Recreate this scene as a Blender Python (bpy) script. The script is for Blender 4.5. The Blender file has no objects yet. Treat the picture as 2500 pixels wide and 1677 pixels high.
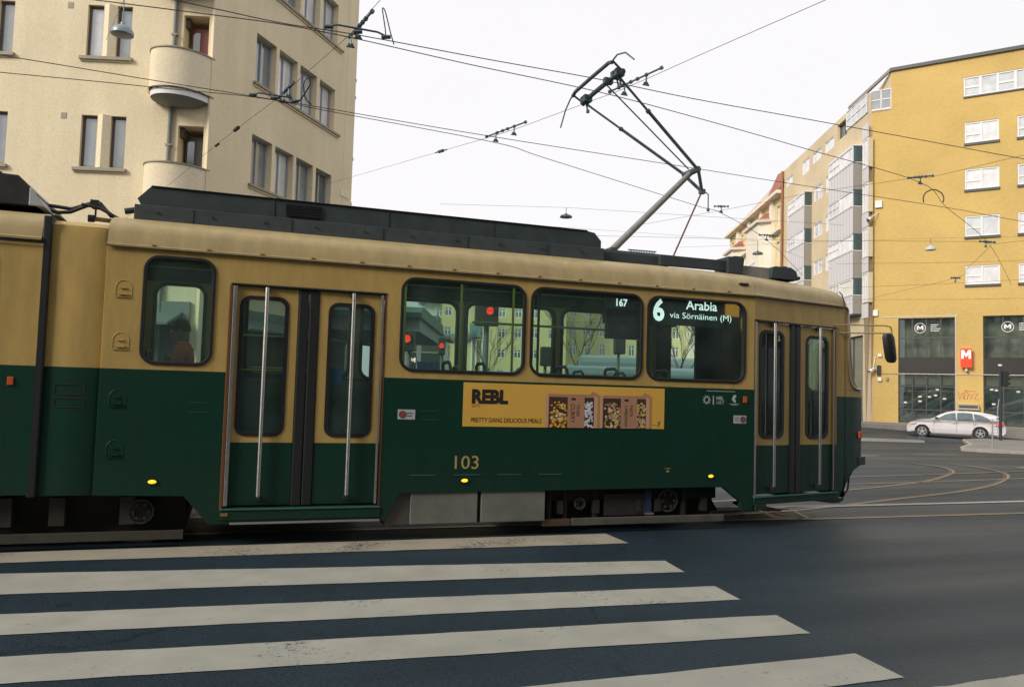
import bpy, bmesh, math, random
from mathutils import Vector, Matrix
from mathutils.geometry import tessellate_polygon
R = math.radians
random.seed(7)
S = bpy.context.scene
COL = S.collection

# ------------------------------------------------------------------ camera
CAM = Vector((0.0, -7.622, 1.48))
YAW, PITCH, ROLL = 0.33075, 0.059266, 0.029437
fw = Vector((math.sin(YAW)*math.cos(PITCH), math.cos(YAW)*math.cos(PITCH), math.sin(PITCH)))
rt = Vector((math.cos(YAW), -math.sin(YAW), 0)); up = rt.cross(fw)
r2 = rt*math.cos(ROLL)+up*math.sin(ROLL); u2 = -rt*math.sin(ROLL)+up*math.cos(ROLL)
cd = bpy.data.cameras.new('camera'); cam = bpy.data.objects.new('camera', cd); COL.objects.link(cam)
M = Matrix((r2, u2, -fw)).transposed().to_4x4(); M.translation = CAM
cam.matrix_world = M
cd.lens = 27.66; cd.sensor_width = 36; cd.clip_end = 2000; cd.clip_start = 0.05
S.camera = cam

# ------------------------------------------------------------------ world, sun, exposure
SUN_EL, SUN_AZ = R(30), R(250)       # azimuth measured from +Y towards +X
w = bpy.data.worlds.new("World"); S.world = w; w.use_nodes = True
nt = w.node_tree; nt.nodes.clear()
sky = nt.nodes.new('ShaderNodeTexSky'); sky.sky_type = 'NISHITA'; sky.sun_disc = False
sky.sun_elevation = SUN_EL; sky.sun_rotation = SUN_AZ; sky.air_density = 1; sky.dust_density = 5; sky.ozone_density = 1
sc = nt.nodes.new('ShaderNodeVectorMath'); sc.operation = 'SCALE'; sc.inputs['Scale'].default_value = 0.10
nt.links.new(sky.outputs[0], sc.inputs[0])
tc = nt.nodes.new('ShaderNodeTexCoord'); cn = nt.nodes.new('ShaderNodeTexNoise'); cn.inputs['Scale'].default_value = 1.6; cn.inputs['Detail'].default_value = 3
nt.links.new(tc.outputs['Generated'], cn.inputs['Vector'])
cr = nt.nodes.new('ShaderNodeMix'); cr.data_type = 'RGBA'
cr.inputs[6].default_value = (0.93, 0.915, 0.945, 1); cr.inputs[7].default_value = (1.0, 0.975, 0.985, 1)
nt.links.new(cn.outputs[0], cr.inputs[0])
mx = nt.nodes.new('ShaderNodeMix'); mx.data_type = 'RGBA'; mx.inputs[0].default_value = 0.94
nt.links.new(sc.outputs[0], mx.inputs[6]); nt.links.new(cr.outputs[2], mx.inputs[7])
bg = nt.nodes.new('ShaderNodeBackground'); bg.inputs[1].default_value = 1.0
out = nt.nodes.new('ShaderNodeOutputWorld')
nt.links.new(mx.outputs[2], bg.inputs[0]); nt.links.new(bg.outputs[0], out.inputs[0])
sd = bpy.data.lights.new('sun', 'SUN'); sd.energy = 3.0; sd.angle = R(20); sd.color = (1, 0.93, 0.82)
sun = bpy.data.objects.new('sun', sd); COL.objects.link(sun)
sdir = Vector((math.sin(SUN_AZ)*math.cos(SUN_EL), math.cos(SUN_AZ)*math.cos(SUN_EL), math.sin(SUN_EL)))
sun.rotation_euler = sdir.to_track_quat('Z', 'Y').to_euler()
S.view_settings.view_transform = 'Standard'; S.view_settings.look = 'None'
S.view_settings.exposure = 0.08; S.view_settings.gamma = 1.0
S.cycles.max_bounces = 8; S.cycles.transparent_max_bounces = 24; S.cycles.glossy_bounces = 4
S.cycles.use_denoising = True

# ------------------------------------------------------------------ materials
MATS = {}
def mat(name, col, rough=0.6, metal=0.0, noise=0.0, nscale=8.0, bump=0.0, bscale=60.0, spec=0.5, emit=None, estr=1.0, coat=0.0, dirt=None):
    if name in MATS: return MATS[name]
    m = bpy.data.materials.new(name); m.use_nodes = True; t = m.node_tree; b = t.nodes['Principled BSDF']
    b.inputs['Base Color'].default_value = (*col, 1); b.inputs['Roughness'].default_value = rough
    b.inputs['Metallic'].default_value = metal; b.inputs['Specular IOR Level'].default_value = spec
    b.inputs['Coat Weight'].default_value = coat; b.inputs['Coat Roughness'].default_value = 0.12
    tcn = t.nodes.new('ShaderNodeTexCoord')
    if noise:
        n = t.nodes.new('ShaderNodeTexNoise'); n.inputs['Scale'].default_value = nscale; n.inputs['Detail'].default_value = 6; n.inputs['Roughness'].default_value = 0.65
        t.links.new(tcn.outputs['Object'], n.inputs['Vector'])
        mr = t.nodes.new('ShaderNodeMapRange'); mr.inputs[1].default_value = 0.3; mr.inputs[2].default_value = 0.7
        mr.inputs[3].default_value = 1-noise; mr.inputs[4].default_value = 1+noise*0.6
        t.links.new(n.outputs[0], mr.inputs[0])
        v = t.nodes.new('ShaderNodeVectorMath'); v.operation = 'SCALE'; v.inputs[0].default_value = col
        t.links.new(mr.outputs[0], v.inputs['Scale']); t.links.new(v.outputs[0], b.inputs['Base Color'])
        rr = t.nodes.new('ShaderNodeMapRange'); rr.inputs[3].default_value = max(0, rough-0.08); rr.inputs[4].default_value = min(1, rough+0.12)
        t.links.new(n.outputs[0], rr.inputs[0]); t.links.new(rr.outputs[0], b.inputs['Roughness'])
    if bump:
        n2 = t.nodes.new('ShaderNodeTexNoise'); n2.inputs['Scale'].default_value = bscale; n2.inputs['Detail'].default_value = 5
        t.links.new(tcn.outputs['Object'], n2.inputs['Vector'])
        bp = t.nodes.new('ShaderNodeBump'); bp.inputs['Strength'].default_value = bump; bp.inputs['Distance'].default_value = 0.02
        t.links.new(n2.outputs[0], bp.inputs['Height']); t.links.new(bp.outputs[0], b.inputs['Normal'])
    if emit:
        b.inputs['Emission Color'].default_value = (*emit, 1); b.inputs['Emission Strength'].default_value = estr
    MATS[name] = m
    return m

def glass(name, tint, refl=1.0, rough=0.02, dirt=0.09):
    if name in MATS: return MATS[name]
    m = bpy.data.materials.new(name); m.use_nodes = True; t = m.node_tree; t.nodes.clear()
    o = t.nodes.new('ShaderNodeOutputMaterial'); tr = t.nodes.new('ShaderNodeBsdfTransparent'); tr.inputs[0].default_value = (*tint, 1)
    g = t.nodes.new('ShaderNodeBsdfGlossy'); g.inputs['Roughness'].default_value = rough; g.inputs[0].default_value = (0.9, 1, 0.98, 1)
    f = t.nodes.new('ShaderNodeLayerWeight'); f.inputs[0].default_value = 0.5     # Schlick: 0.04 + 0.96 facing^5
    pw = t.nodes.new('ShaderNodeMath'); pw.operation = 'POWER'; pw.inputs[1].default_value = 5; t.links.new(f.outputs['Facing'], pw.inputs[0])
    ma = t.nodes.new('ShaderNodeMath'); ma.operation = 'MULTIPLY_ADD'; ma.inputs[1].default_value = 0.92; ma.inputs[2].default_value = 0.06; t.links.new(pw.outputs[0], ma.inputs[0])
    mu = t.nodes.new('ShaderNodeMath'); mu.operation = 'MULTIPLY'; mu.inputs[1].default_value = refl; mu.use_clamp = True
    mxx = t.nodes.new('ShaderNodeMixShader')
    t.links.new(ma.outputs[0], mu.inputs[0]); t.links.new(mu.outputs[0], mxx.inputs[0])
    t.links.new(tr.outputs[0], mxx.inputs[1]); t.links.new(g.outputs[0], mxx.inputs[2])
    # thin film of street dirt on the pane
    ge = t.nodes.new('ShaderNodeNewGeometry'); nz = t.nodes.new('ShaderNodeTexNoise'); nz.inputs['Scale'].default_value = 2.5; nz.inputs['Detail'].default_value = 7; t.links.new(ge.outputs['Position'], nz.inputs['Vector'])
    mr = t.nodes.new('ShaderNodeMapRange'); mr.inputs[1].default_value = 0.35; mr.inputs[2].default_value = 0.75; mr.inputs[3].default_value = dirt*0.5; mr.inputs[4].default_value = dirt*1.6; t.links.new(nz.outputs[0], mr.inputs[0])
    df = t.nodes.new('ShaderNodeBsdfDiffuse'); df.inputs[0].default_value = (0.22, 0.34, 0.33, 1); m2 = t.nodes.new('ShaderNodeMixShader')
    t.links.new(mr.outputs[0], m2.inputs[0]); t.links.new(mxx.outputs[0], m2.inputs[1]); t.links.new(df.outputs[0], m2.inputs[2]); t.links.new(m2.outputs[0], o.inputs[0])
    MATS[name] = m
    return m

def livery(name, zsplit, yel=(0.48, 0.33, 0.11), grn=(0.001, 0.036, 0.021)):
    """tram paint: cream yellow over dark green, split at a height in world metres, with streaky grime"""
    m = bpy.data.materials.new(name); m.use_nodes = True; t = m.node_tree; b = t.nodes['Principled BSDF']; L = t.links.new; N = t.nodes.new
    g = N('ShaderNodeNewGeometry'); sp = N('ShaderNodeSeparateXYZ'); L(g.outputs['Position'], sp.inputs[0])
    st = N('ShaderNodeMath'); st.operation = 'GREATER_THAN'; st.inputs[1].default_value = zsplit; L(sp.outputs[2], st.inputs[0])
    mxn = N('ShaderNodeMix'); mxn.data_type = 'RGBA'; mxn.inputs[6].default_value = (*grn, 1); mxn.inputs[7].default_value = (*yel, 1); L(st.outputs[0], mxn.inputs[0])
    mp = N('ShaderNodeMapping'); mp.inputs['Scale'].default_value = (3.0, 3.0, 0.7); L(g.outputs['Position'], mp.inputs[0])
    n = N('ShaderNodeTexNoise'); n.inputs['Scale'].default_value = 2.2; n.inputs['Detail'].default_value = 7; n.inputs['Roughness'].default_value = 0.7; L(mp.outputs[0], n.inputs['Vector'])
    mr = N('ShaderNodeMapRange'); mr.inputs[1].default_value = 0.35; mr.inputs[2].default_value = 0.75; mr.inputs[3].default_value = 1.04; mr.inputs[4].default_value = 0.74; L(n.outputs[0], mr.inputs[0])
    v = N('ShaderNodeVectorMath'); v.operation = 'SCALE'; L(mxn.outputs[2], v.inputs[0]); L(mr.outputs[0], v.inputs['Scale'])
    # road dust splashed on the lower skirt and dark streaks below the gutter
    lowz = N('ShaderNodeMapRange'); lowz.inputs[1].default_value = 0.25; lowz.inputs[2].default_value = 1.0; lowz.inputs[3].default_value = 0.30; lowz.inputs[4].default_value = 0.0; L(sp.outputs[2], lowz.inputs[0])
    nd = N('ShaderNodeTexNoise'); nd.inputs['Scale'].default_value = 3.5; nd.inputs['Detail'].default_value = 8; nd.inputs['Roughness'].default_value = 0.7; L(g.outputs['Position'], nd.inputs['Vector'])
    dm = N('ShaderNodeMath'); dm.operation = 'MULTIPLY'; L(lowz.outputs[0], dm.inputs[0]); L(nd.outputs[0], dm.inputs[1])
    dx = N('ShaderNodeMix'); dx.data_type = 'RGBA'; L(dm.outputs[0], dx.inputs[0]); L(v.outputs[0], dx.inputs[6]); dx.inputs[7].default_value = (0.035, 0.032, 0.026, 1)
    L(dx.outputs[2], b.inputs['Base Color'])
    rr = N('ShaderNodeMapRange'); rr.inputs[3].default_value = 0.32; rr.inputs[4].default_value = 0.6; L(n.outputs[0], rr.inputs[0]); L(rr.outputs[0], b.inputs['Roughness']); b.inputs['Specular IOR Level'].default_value = 0.35
    n3 = N('ShaderNodeTexNoise'); n3.inputs['Scale'].default_value = 1.3; n3.inputs['Detail'].default_value = 2; L(g.outputs['Position'], n3.inputs['Vector'])
    bp = N('ShaderNodeBump'); bp.inputs['Strength'].default_value = 0.18; bp.inputs['Distance'].default_value = 0.02; L(n3.outputs[0], bp.inputs['Height']); L(bp.outputs[0], b.inputs['Normal'])
    return m

LIV = livery('tram_paint', 1.568); LIVD = livery('tram_door_paint', 0.932); LIVN = livery('tram_nose_paint', 1.522)
rubber = mat('rubber', (0.012, 0.013, 0.015), 0.5)
blackp = mat('black_paint', (0.018, 0.02, 0.022), 0.45, noise=0.3)
housing = mat('roof_housing_grey', (0.030, 0.046, 0.050), 0.6, noise=0.35, nscale=5)
chrome = mat('worn_chrome', (0.50, 0.49, 0.47), 0.38, 1.0, noise=0.15, nscale=30)
alu = mat('aluminium', (0.5, 0.5, 0.5), 0.4, 0.9)
tglass = glass('tram_glass', (0.66, 0.88, 0.80), 1.0)
dglass = glass('dark_tram_glass', (0.42, 0.55, 0.50), 1.2)
bglass_dark = mat('dark_window_glass', (0.03, 0.04, 0.045), 0.06, spec=0.8)
bogiem = mat('bogie_black', (0.010, 0.009, 0.008), 0.75, noise=0.4, nscale=6)
undergrey = mat('underframe_grey', (0.145, 0.155, 0.135), 0.7, noise=0.25, nscale=5)
board = mat('dusty_board', (0.085, 0.08, 0.068), 0.8, noise=0.35, nscale=6)
steel = mat('steel_dark', (0.12, 0.165, 0.18), 0.45, 0.6, noise=0.3, nscale=12)
wirem = mat('wire_copper_dark', (0.09, 0.06, 0.055), 0.5, 0.4)
amber = mat('amber_lamp', (0.9, 0.45, 0.02), 0.3, emit=(1, 0.62, 0.02), estr=1.15)
orange = mat('orange_reflector', (0.5, 0.09, 0.02), 0.35)
white = mat('white_paint', (0.75, 0.75, 0.73), 0.5)
ledw = mat('led_white', (0.8, 0.85, 0.85), 0.5, emit=(0.80, 0.86, 0.84), estr=1.0)
redl = mat('red_signal_light', (0.6, 0.02, 0.01), 0.4, emit=(1.0, 0.045, 0.02), estr=1.6)
interior_w = mat('interior_green_grey', (0.10, 0.16, 0.125), 0.5)
interior_c = mat('interior_ceiling', (0.05, 0.12, 0.09), 0.45)
yellowpole = mat('yellow_grab_pole', (0.46, 0.46, 0.12), 0.35)

# ------------------------------------------------------------------ mesh helpers
def wpos(o):
    v = Vector((0, 0, 0))
    while o is not None: v += o.location; o = o.parent
    return v
class MB:
    def __init__(s): s.v = []; s.f = []; s.m = []; s.mats = []
    def mi(s, m):
        if m not in s.mats: s.mats.append(m)
        return s.mats.index(m)
    def add(s, vs, fs, m):
        b = len(s.v); s.v += [tuple(v) for v in vs]; k = s.mi(m)
        for f in fs: s.f.append(tuple(b+i for i in f)); s.m.append(k)
        return s
    def box(s, x0, x1, y0, y1, z0, z1, m, T=None):
        vs = [Vector((x, y, z)) for z in (z0, z1) for y in (y0, y1) for x in (x0, x1)]
        if T: vs = [T(*v) for v in vs]
        return s.add(vs, [(0, 2, 3, 1), (4, 5, 7, 6), (0, 1, 5, 4), (2, 6, 7, 3), (0, 4, 6, 2), (1, 3, 7, 5)], m)
    def tube(s, pts, r, m, n=8, caps=True, r1=None):
        pts = [Vector(p) for p in pts]; N = len(pts); vs = []; prev = None
        for i, p in enumerate(pts):
            d = (pts[min(i+1, N-1)]-pts[max(i-1, 0)]).normalized()
            a = Vector((0, 0, 1)) if abs(d.z) < 0.9 else Vector((1, 0, 0))
            if prev is not None: a = prev
            x = d.cross(a).normalized(); y = x.cross(d).normalized(); prev = y
            rr = r if r1 is None else r+(r1-r)*i/(N-1)
            for k in range(n):
                t = 2*math.pi*k/n; vs.append(p+x*math.cos(t)*rr+y*math.sin(t)*rr)
        fs = [(i*n+k, i*n+(k+1) % n, (i+1)*n+(k+1) % n, (i+1)*n+k) for i in range(N-1) for k in range(n)]
        if caps: fs += [tuple(range(n))[::-1], tuple(range((N-1)*n, N*n))]
        return s.add(vs, fs, m)
    def loft(s, rings, m, closed=True, caps=True):
        n = len(rings[0]); vs = [v for r in rings for v in r]; K = n if closed else n-1
        fs = [(i*n+k, i*n+(k+1) % n, (i+1)*n+(k+1) % n, (i+1)*n+k) for i in range(len(rings)-1) for k in range(K)]
        if caps: fs += [tuple(range(n))[::-1], tuple(range((len(rings)-1)*n, len(rings)*n))]
        return s.add(vs, fs, m)
    def plate(s, outer, holes, T, th, m, mrim=None):
        """flat plate with holes; T(u, v, w) maps to world, w = depth behind the face"""
        loops = [outer]+list(holes); pl = [[Vector((a, b, 0)) for a, b in l] for l in loops]
        tris = tessellate_polygon(pl); flat = [q for l in loops for q in l]
        nf = len(flat)
        vs = [T(a, b, 0) for a, b in flat]+[T(a, b, th) for a, b in flat]
        fs = [tuple(t) for t in tris]+[tuple(nf+i for i in t[::-1]) for t in tris]
        s.add(vs, fs, m)
        k = 0
        vv = []; ff = []
        for l in loops:
            L = len(l)
            for i in range(L): ff.append((k+i, k+(i+1) % L, nf+k+(i+1) % L, nf+k+i))
            k += L
        return s.add(vs, ff, mrim or m)
    def ring(s, o, i, T, w0, w1, m):
        """frame between two loops of equal length, from depth w0 to w1"""
        n = len(o); vs = [T(a, b, w0) for a, b in o]+[T(a, b, w0) for a, b in i]+[T(a, b, w1) for a, b in o]+[T(a, b, w1) for a, b in i]
        fs = []
        for k in range(n):
            q = (k+1) % n
            fs += [(k, q, n+q, n+k), (2*n+k, 3*n+k, 3*n+q, 2*n+q), (k, 2*n+k, 2*n+q, q), (n+k, n+q, 3*n+q, 3*n+k)]
        return s.add(vs, fs, m)
    def disc(s, c, nrm, r, m, n=20, th=0.01):
        c = Vector(c); nrm = Vector(nrm).normalized()
        return s.tube([c, c+nrm*th], r, m, n=n)
    def build(s, name, parent=None, label=None, smooth=False, bevel=0, **kw):
        me = bpy.data.meshes.new(name); off = wpos(parent) if parent else Vector((0, 0, 0))
        loc = Vector((0, 0, 0))
        if parent is None:
            loc = Vector(s.v[0]) if False else Vector((sum(v[0] for v in s.v)/len(s.v), sum(v[1] for v in s.v)/len(s.v), min(v[2] for v in s.v)))
        me.from_pydata([tuple(Vector(v)-off-loc) for v in s.v], [], s.f)
        for m in s.mats: me.materials.append(m)
        me.polygons.foreach_set('material_index', s.m)
        bm = bmesh.new(); bm.from_mesh(me); bmesh.ops.remove_doubles(bm, verts=bm.verts, dist=0.00005); bmesh.ops.recalc_face_normals(bm, faces=bm.faces); bm.to_mesh(me); bm.free()
        if smooth: me.shade_smooth(); me.set_sharp_from_angle(angle=R(35))
        o = bpy.data.objects.new(name, me); o.location = loc; COL.objects.link(o)
        if parent: o.parent = parent
        if label: o['label'] = label
        for k, v in kw.items(): o[k] = v
        if bevel:
            b = o.modifiers.new('bevel', 'BEVEL'); b.width = bevel; b.segments = 2; b.limit_method = 'ANGLE'; b.angle_limit = R(40)
        return o
def thing(name, label, cat, loc, group=None):
    o = bpy.data.objects.new(name, None); o.location = loc; o.empty_display_size = 0.3; COL.objects.link(o)
    o['label'] = label; o['category'] = cat
    if group: o['group'] = group
    return o
def rrect(x0, z0, x1, z1, r, n=5):
    p = []
    for cx, cz, a in ((x1-r, z0+r, -90), (x1-r, z1-r, 0), (x0+r, z1-r, 90), (x0+r, z0+r, 180)):
        for k in range(n+1):
            t = R(a+90*k/n); p.append((cx+r*math.cos(t), cz+r*math.sin(t)))
    return p
def copy_tree(o, loc=None, label=None, rot=None):
    c = o.copy(); COL.objects.link(c)
    if loc is not None: c.location = loc
    if rot is not None: c.rotation_euler = rot
    if label: c['label'] = label
    for ch in list(o.children):
        k = ch.copy(); COL.objects.link(k); k.parent = c
        for g in ch.children:
            q = g.copy(); COL.objects.link(q); q.parent = k
    return c
def text_into(mb, body, T, x, z, h, m, w=None, bold=0.0, shear=0.0, rot=0, depth=-0.003, align='LEFT', scalex=1.0):
    """lettering: x, z = lower left of the text, h = cap height, w = total width (optional)"""
    cu = bpy.data.curves.new('lettering', 'FONT'); cu.body = body; cu.size = 1; cu.offset = bold; cu.shear = shear; cu.resolution_u = 3
    cu.space_line = 0.9
    to = bpy.data.objects.new('lettering', cu); COL.objects.link(to)
    dg = bpy.context.evaluated_depsgraph_get(); me = bpy.data.meshes.new_from_object(to.evaluated_get(dg))
    bpy.data.objects.remove(to)
    if not me.vertices: return
    xs = [v.co.x for v in me.vertices]; ys = [v.co.y for v in me.vertices]
    x0, x1, y0, y1 = min(xs), max(xs), min(ys), max(ys)
    sy = h/(y1-y0); sx = (w/(x1-x0)) if w else sy*scalex
    vs = []
    for v in me.vertices:
        a, b = (v.co.x-x0)*sx, (v.co.y-y0)*sy
        if rot: a, b = (b, -a) if rot < 0 else (-b, a)
        vs.append(T(x+a, z+b, depth))
    mb.add(vs, [tuple(p.vertices) for p in me.polygons], m)
    bpy.data.meshes.remove(me)
def letter_M(mb, T, x, z, w, h, m, d=-0.004):
    P_ = [(0, 0), (0, 1), (.27, 1), (.5, .52), (.73, 1), (1, 1), (1, 0), (.76, 0), (.76, .60), (.58, .22), (.42, .22), (.24, .60), (.24, 0)]
    mb.plate([(x+a*w, z+b*h) for a, b in P_], [], lambda u, v, w_: T(u, v, d+w_), 0.002, m)
class Plane:
    """vertical plane: s along, z up, w = depth behind the face"""
    def __init__(s, P0, ang=None, d=None, n=None):
        s.P = Vector((P0[0], P0[1], 0)); s.d = Vector((math.cos(ang), math.sin(ang), 0)) if d is None else Vector(d).normalized()
        s.n = Vector((-s.d.y, s.d.x, 0)) if n is None else Vector(n).normalized()
    def __call__(s, a, z, w=0.0): return s.P+s.d*a+s.n*w+Vector((0, 0, z))
    def off(s, w): return Plane((s.P+s.n*w)[:2], d=s.d, n=s.n)

# ------------------------------------------------------------------ ground
def gz(x, y):
    Z = x*0.3248+(y+7.622)*0.9458
    def sm(a, b, t):
        t = min(1, max(0, (t-a)/(b-a))); return t*t*(3-2*t)
    return -0.35*sm(18, 34, Z)+0.35*sm(43, 48.5, Z)

def asphalt():
    m = bpy.data.materials.new('asphalt'); m.use_nodes = True; t = m.node_tree; b = t.nodes['Principled BSDF']; L = t.links.new; N = t.nodes.new
    g = N('ShaderNodeNewGeometry'); P_ = g.outputs['Position']
    def noise(sc_, det, vec=None, rg=0.5):
        n = N('ShaderNodeTexNoise'); n.inputs['Scale'].default_value = sc_; n.inputs['Detail'].default_value = det; n.inputs['Roughness'].default_value = rg; L(vec or P_, n.inputs['Vector']); return n.outputs[0]
    def mrange(v, a, b_, c, d):
        r_ = N('ShaderNodeMapRange'); r_.inputs[1].default_value = a; r_.inputs[2].default_value = b_; r_.inputs[3].default_value = c; r_.inputs[4].default_value = d; L(v, r_.inputs[0]); return r_.outputs[0]
    def math_(op, a, b_):
        q = N('ShaderNodeMath'); q.operation = op
        for k, v in enumerate((a, b_)):
            if isinstance(v, (int, float)): q.inputs[k].default_value = v
            else: L(v, q.inputs[k])
        return q.outputs[0]
    vo_ = N('ShaderNodeTexVoronoi'); vo_.inputs['Scale'].default_value = 85; L(P_, vo_.inputs['Vector'])
    agg = mrange(vo_.outputs['Distance'], 0.1, 0.75, 1.35, 0.55)                       # pale stones in dark binder
    fine = mrange(noise(260, 3), 0.3, 0.7, 0.75, 1.25)
    patchy = mrange(noise(0.55, 6, rg=0.6), 0.3, 0.7, 0.78, 1.18)
    mp = N('ShaderNodeMapping'); mp.inputs['Scale'].default_value = (0.05, 0.85, 1); mp.inputs['Rotation'].default_value = (0, 0, 0.05); L(P_, mp.inputs[0])
    lanes_ = noise(1.0, 4, mp.outputs[0]); lanes = mrange(lanes_, 0.3, 0.7, 0.72, 1.25)
    # hairline cracks and the edges of old patches
    wob = N('ShaderNodeTexNoise'); wob.inputs['Scale'].default_value = 1.7; wob.inputs['Detail'].default_value = 6; L(P_, wob.inputs['Vector'])
    ad = N('ShaderNodeVectorMath'); ad.operation = 'MULTIPLY_ADD'; ad.inputs[1].default_value = (0.9, 0.9, 0); L(wob.outputs['Color'], ad.inputs[0]); L(P_, ad.inputs[2])
    vc = N('ShaderNodeTexVoronoi'); vc.feature = 'DISTANCE_TO_EDGE'; vc.inputs['Scale'].default_value = 0.22; L(ad.outputs[0], vc.inputs['Vector'])
    crack = mrange(vc.outputs['Distance'], 0.0015, 0.005, 0.45, 1.0)
    crack = mrange(math_('ADD', crack, mrange(noise(0.35, 2), 0.45, 0.6, 0.0, 0.6)), 0.4, 1.0, 0.5, 1.0)
    # dark oil drips between the tracks
    oil = mrange(noise(3.2, 3), 0.66, 0.74, 1.0, 0.6)
    k = math_('MULTIPLY', math_('MULTIPLY', math_('MULTIPLY', agg, fine), math_('MULTIPLY', patchy, lanes)), math_('MULTIPLY', crack, oil))
    v = N('ShaderNodeVectorMath'); v.operation = 'SCALE'; v.inputs[0].default_value = (0.0205, 0.036, 0.0495); L(k, v.inputs['Scale']); L(v.outputs[0], b.inputs['Base Color'])
    L(mrange(lanes_, 0.35, 0.68, 0.60, 0.40), b.inputs['Roughness']); b.inputs['Specular Tint'].default_value = (0.66, 0.88, 1.0, 1); b.inputs['Specular IOR Level'].default_value = 0.3
    bp = N('ShaderNodeBump'); bp.inputs['Strength'].default_value = 0.55; bp.inputs['Distance'].default_value = 0.006; L(agg, bp.inputs['Height']); L(bp.outputs[0], b.inputs['Normal'])
    return m
asph = asphalt()
def grid_strip(xs, ys, mtl, dz=0.0, f=None):
    mb = MB(); vs = [(x, y, gz(x, y)+dz) for y in ys for x in xs]; n = len(xs)
    fs = [(j*n+i, j*n+i+1, (j+1)*n+i+1, (j+1)*n+i) for j in range(len(ys)-1) for i in range(n-1)]
    return mb.add(vs, fs, mtl)
grid_strip([-400, -150, -60, -30]+[-20+4*i for i in range(26)]+[120, 200, 400], [-300, -100, -40]+[-20+4*i for i in range(26)]+[120, 250, 500], asph).build('street', kind='structure')

paint = mat('road_paint', (0.47, 0.46, 0.42), 0.72, noise=0.22, nscale=9, bump=0.3, bscale=120)
def worn_paint(name, col, wear):
    m = bpy.data.materials.new(name); m.use_nodes = True; t = m.node_tree; b = t.nodes['Principled BSDF']; L = t.links.new; N = t.nodes.new
    g = N('ShaderNodeNewGeometry'); n = N('ShaderNodeTexNoise'); n.inputs['Scale'].default_value = 26; n.inputs['Detail'].default_value = 8; n.inputs['Roughness'].default_value = 0.75; L(g.outputs['Position'], n.inputs['Vector'])
    nl = N('ShaderNodeTexNoise'); nl.inputs['Scale'].default_value = 1.3; nl.inputs['Detail'].default_value = 3; L(g.outputs['Position'], nl.inputs['Vector'])
    ad = N('ShaderNodeMath'); ad.operation = 'MULTIPLY_ADD'; ad.inputs[1].default_value = 0.6; L(nl.outputs[0], ad.inputs[0]); L(n.outputs[0], ad.inputs[2])
    mr = N('ShaderNodeMapRange'); mr.inputs[1].default_value = wear; mr.inputs[2].default_value = wear+0.10; L(ad.outputs[0], mr.inputs[0])
    mx = N('ShaderNodeMix'); mx.data_type = 'RGBA'; mx.inputs[6].default_value = (*col, 1); mx.inputs[7].default_value = (0.06, 0.065, 0.068, 1); L(mr.outputs[0], mx.inputs[0])
    n4 = N('ShaderNodeTexNoise'); n4.inputs['Scale'].default_value = 3; n4.inputs['Detail'].default_value = 6; L(g.outputs['Position'], n4.inputs['Vector'])
    m4 = N('ShaderNodeMapRange'); m4.inputs[3].default_value = 0.72; m4.inputs[4].default_value = 1.2; L(n4.outputs[0], m4.inputs[0])
    v = N('ShaderNodeVectorMath'); v.operation = 'SCALE'; L(mx.outputs[2], v.inputs[0]); L(m4.outputs[0], v.inputs['Scale']); L(v.outputs[0], b.inputs['Base Color'])
    b.inputs['Roughness'].default_value = 0.75
    bp = N('ShaderNodeBump'); bp.inputs['Strength'].default_value = 0.3; bp.inputs['Distance'].default_value = 0.006; L(n.outputs[0], bp.inputs['Height']); L(bp.outputs[0], b.inputs['Normal'])
    return m
wp = worn_paint('crossing_paint', (0.35, 0.345, 0.295), 0.915)
wp2 = worn_paint('crossing_paint_worn', (0.34, 0.30, 0.23), 0.88)
def jag_poly(c, n=26, j=0.012):
    """quad with slightly uneven edges"""
    p = []
    for i in range(4):
        a, b = Vector(c[i]), Vector(c[(i+1) % 4])
        for k in range(n):
            q = a.lerp(b, k/n)
            p.append((q.x+random.uniform(-j, j), q.y+random.uniform(-j, j)))
    return p
def stripe(c, m, n=150):
    # strip between two long, slightly uneven edges
    mb = MB(); vs = []
    ja = jb = 0.0
    for k in range(n+1):
        t = k/n; ja = ja*0.7+random.uniform(-0.004, 0.004); jb = jb*0.7+random.uniform(-0.004, 0.004)
        a = Vector(c[0]).lerp(Vector(c[3]), t); b = Vector(c[1]).lerp(Vector(c[2]), t)
        vs += [(a.x, a.y+ja, gz(a.x, a.y)+0.004), (b.x, b.y+jb, gz(b.x, b.y)+0.004)]
    return mb.add(vs, [(2*k, 2*k+1, 2*k+3, 2*k+2) for k in range(n)], m)
ground_T = lambda u, v, w: Vector((u, v, gz(u, v)+0.004-w))
zeb = [((3.714, -0.541), (3.716, -0.02), (-9.0, 0.18), (-9.0, -0.02)), ((3.597, -1.775), (3.66, -1.342), (-9.0, 0.18-0.62), (-9.0, -0.95)),
       ((3.531, -2.647), (3.577, -2.251), (-9, -1.35), (-9, -1.80)), ((3.483, -3.453), (3.535, -3.049), (-9, -2.25), (-9, -2.72)),
       ((3.449, -4.234), (3.479, -3.844), (-9, -3.15), (-9, -3.62))]
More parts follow.
